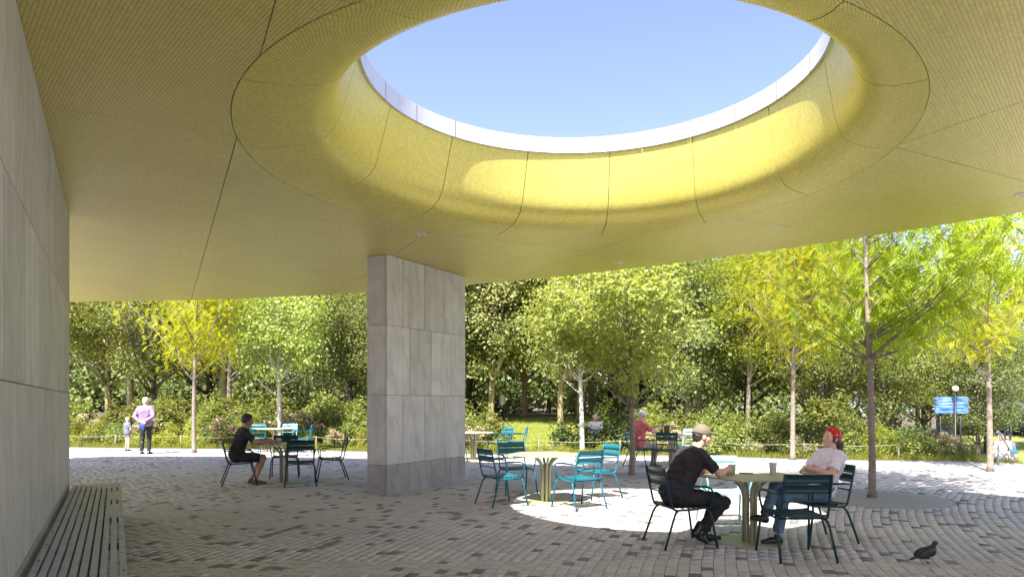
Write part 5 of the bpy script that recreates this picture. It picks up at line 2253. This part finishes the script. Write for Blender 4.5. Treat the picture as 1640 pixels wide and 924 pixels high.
# ------------------------------------------------------------------ rope fence, handrail, lamp, sign, pavilion
def rope_fence():
    root = thing('rope_fence', 'low rope barrier on short posts along the planting edge', 'fence')
    xs = [-16 + 2.4 * i for i in range(12)]
    pts = []
    for x in xs:
        y = edge_y(x) + 0.22
        z = terr_z(x, y)
        m = MB()
        m.tube([(x, y, z - 0.1), (x, y, z + 0.50)], 0.018, 8)
        m.build('post', 'post_wood', root)
        pts.append(Vector((x, y, z + 0.47)))
    for a, b in zip(pts, pts[1:]):
        m = MB()
        line = [a + (b - a) * t + Vector((0, 0, -0.22 * t * (1 - t))) for t in (i / 8 for i in range(9))]
        m.tube(line, 0.0075, 6)
        m.build('rope', 'rope', root)


rope_fence()


def handrail():
    A, B = Vector((11.95, 16.9, 0.86)), Vector((16.3, 22.0, -0.50))
    root = thing('handrail', 'sloping steel handrail at the head of the waterfront steps', 'handrail', (A.x, A.y, 0))
    rel = lambda t, dz=0.0: tuple(A + (B - A) * t + Vector((0, 0, dz)) - Vector((A.x, A.y, 0)))
    for t in (0.02, 0.42, 0.82):
        p = A + (B - A) * t
        m = MB()
        m.tube([(p.x - A.x, p.y - A.y, terr_z(p.x, p.y) - 0.1), rel(t)], 0.022, 8)
        m.build('post', 'steel_rail', root)
    m = MB()
    m.tube([rel(-0.02, -0.06), rel(0.0), rel(0.5), rel(1.0)], 0.026, 8)
    m.build('rail', 'steel_rail', root)
    m = MB()
    m.tube([rel(0.02, -0.42), rel(0.82, -0.42)], 0.012, 6)
    m.build('mid_rail', 'steel_rail', root)


def steps():
    for k in range(5):
        y0 = 18.6 + k * 1.15
        m = MB()
        ztop = terr_z(15.8, y0 + 0.6) + 0.40
        m.box((17.2, y0 + 0.55, ztop - 0.2), (4.2, 0.62, 0.40))
        o = m.build('stone_step', 'stone', None, bevel=0.01)
        tag(o, 'long granite step descending to the waterfront', 'step', 'steps down to the waterfront')


handrail()
steps()


def lamp_and_sign():
    d = 25.5
    x = (1530 - 820) / F_PX * d
    zb = terr_z(x, d)
    root = thing('street_lamp', 'slim lamp post with a cream globe beside the blue sign', 'lamp', (x, d, zb))
    zt = 1.56 + (644 - 628) / F_PX * d - zb
    m = MB()
    m.tube([(0, 0, -0.1), (0, 0, 0.4), (0, 0, 0.45), (0, 0, zt)], [0.07, 0.06, 0.04, 0.032], 10)
    m.build('pole', 'dark_metal', root)
    m = MB()
    m.lathe([(0.02, zt - 0.02), (0.07, zt), (0.075, zt + 0.03), (0.03, zt + 0.04)], 14)
    m.build('collar', 'dark_metal', root)
    m = MB()
    m.lathe([(0.03, zt + 0.02), (0.085, zt + 0.06), (0.115, zt + 0.13), (0.105, zt + 0.19), (0.06, zt + 0.23), (0.002, zt + 0.24)], 18)
    m.build('globe', 'globe_glass', root)
    # sign: four rounded blue boards one above the other
    y2 = d + 0.25
    s = F_PX / y2
    zc = 1.56 - (648.5 - 644) / s
    sg = thing('blue_sign', 'blue sign of four stacked rounded boards with worn white lettering', 'sign', (x + 0.02, y2, 0))
    W = 54 / s
    hb = 27 / s / 4
    for k in range(4):
        zc2 = zc + (1.5 - k) * hb
        poly = []
        for j in range(9):
            a = -math.pi / 2 + math.pi * j / 8
            poly.append((W / 2 - hb / 2 + hb / 2 * 0.94 * math.cos(a), hb / 2 * 0.94 * math.sin(a)))
        for j in range(9):
            a = math.pi / 2 + math.pi * j / 8
            poly.append((-W / 2 + hb / 2 + hb / 2 * 0.94 * math.cos(a), hb / 2 * 0.94 * math.sin(a)))
        m = MB()
        n = len(poly)
        m.v = [(px, -0.03, zc2 + pz) for px, pz in poly] + [(px, 0.03, zc2 + pz) for px, pz in poly]
        m.f = [tuple(range(n)), tuple(range(n, 2 * n))[::-1]] + [(i, n + i, n + (i + 1) % n, (i + 1) % n) for i in range(n)]
        m.s = [False] * len(m.f)
        m.build('board', 'sign_blue', sg)
    for dx in (-W * 0.3, W * 0.3):
        m = MB()
        m.tube([(dx, 0.06, terr_z(x + dx, y2) - 0.1), (dx, 0.06, zc + 2 * hb)], 0.03, 8)
        m.build('post', 'dark_metal', sg)


lamp_and_sign()


def pavilion():
    x, y = 33.2, 45.0
    z = -2.6
    root = thing('waterfront_pavilion', 'pale blue flat roofed pavilion down by the water', 'building', (x, y, z))
    m = MB()
    m.box((0, 0, 3.55), (9.0, 5.0, 0.25))
    m.build('roof', 'pavilion_white', root)
    m = MB()
    m.box((0, 1.6, 1.7), (8.0, 1.4, 3.44))
    m.build('wall', 'pavilion_white', root)
    for k in range(5):
        m = MB()
        m.tube([(-4.2 + 2.1 * k, -2.2, 0), (-4.2 + 2.1 * k, -2.2, 3.43)], 0.08, 8)
        m.build('column', 'dark_metal', root)
    for k in range(4):
        m = MB()
        m.box((-3.0 + 2.0 * k, 0.89, 1.5), (1.4, 0.03, 2.2))
        m.build('window', 'phone_black', root)


pavilion()
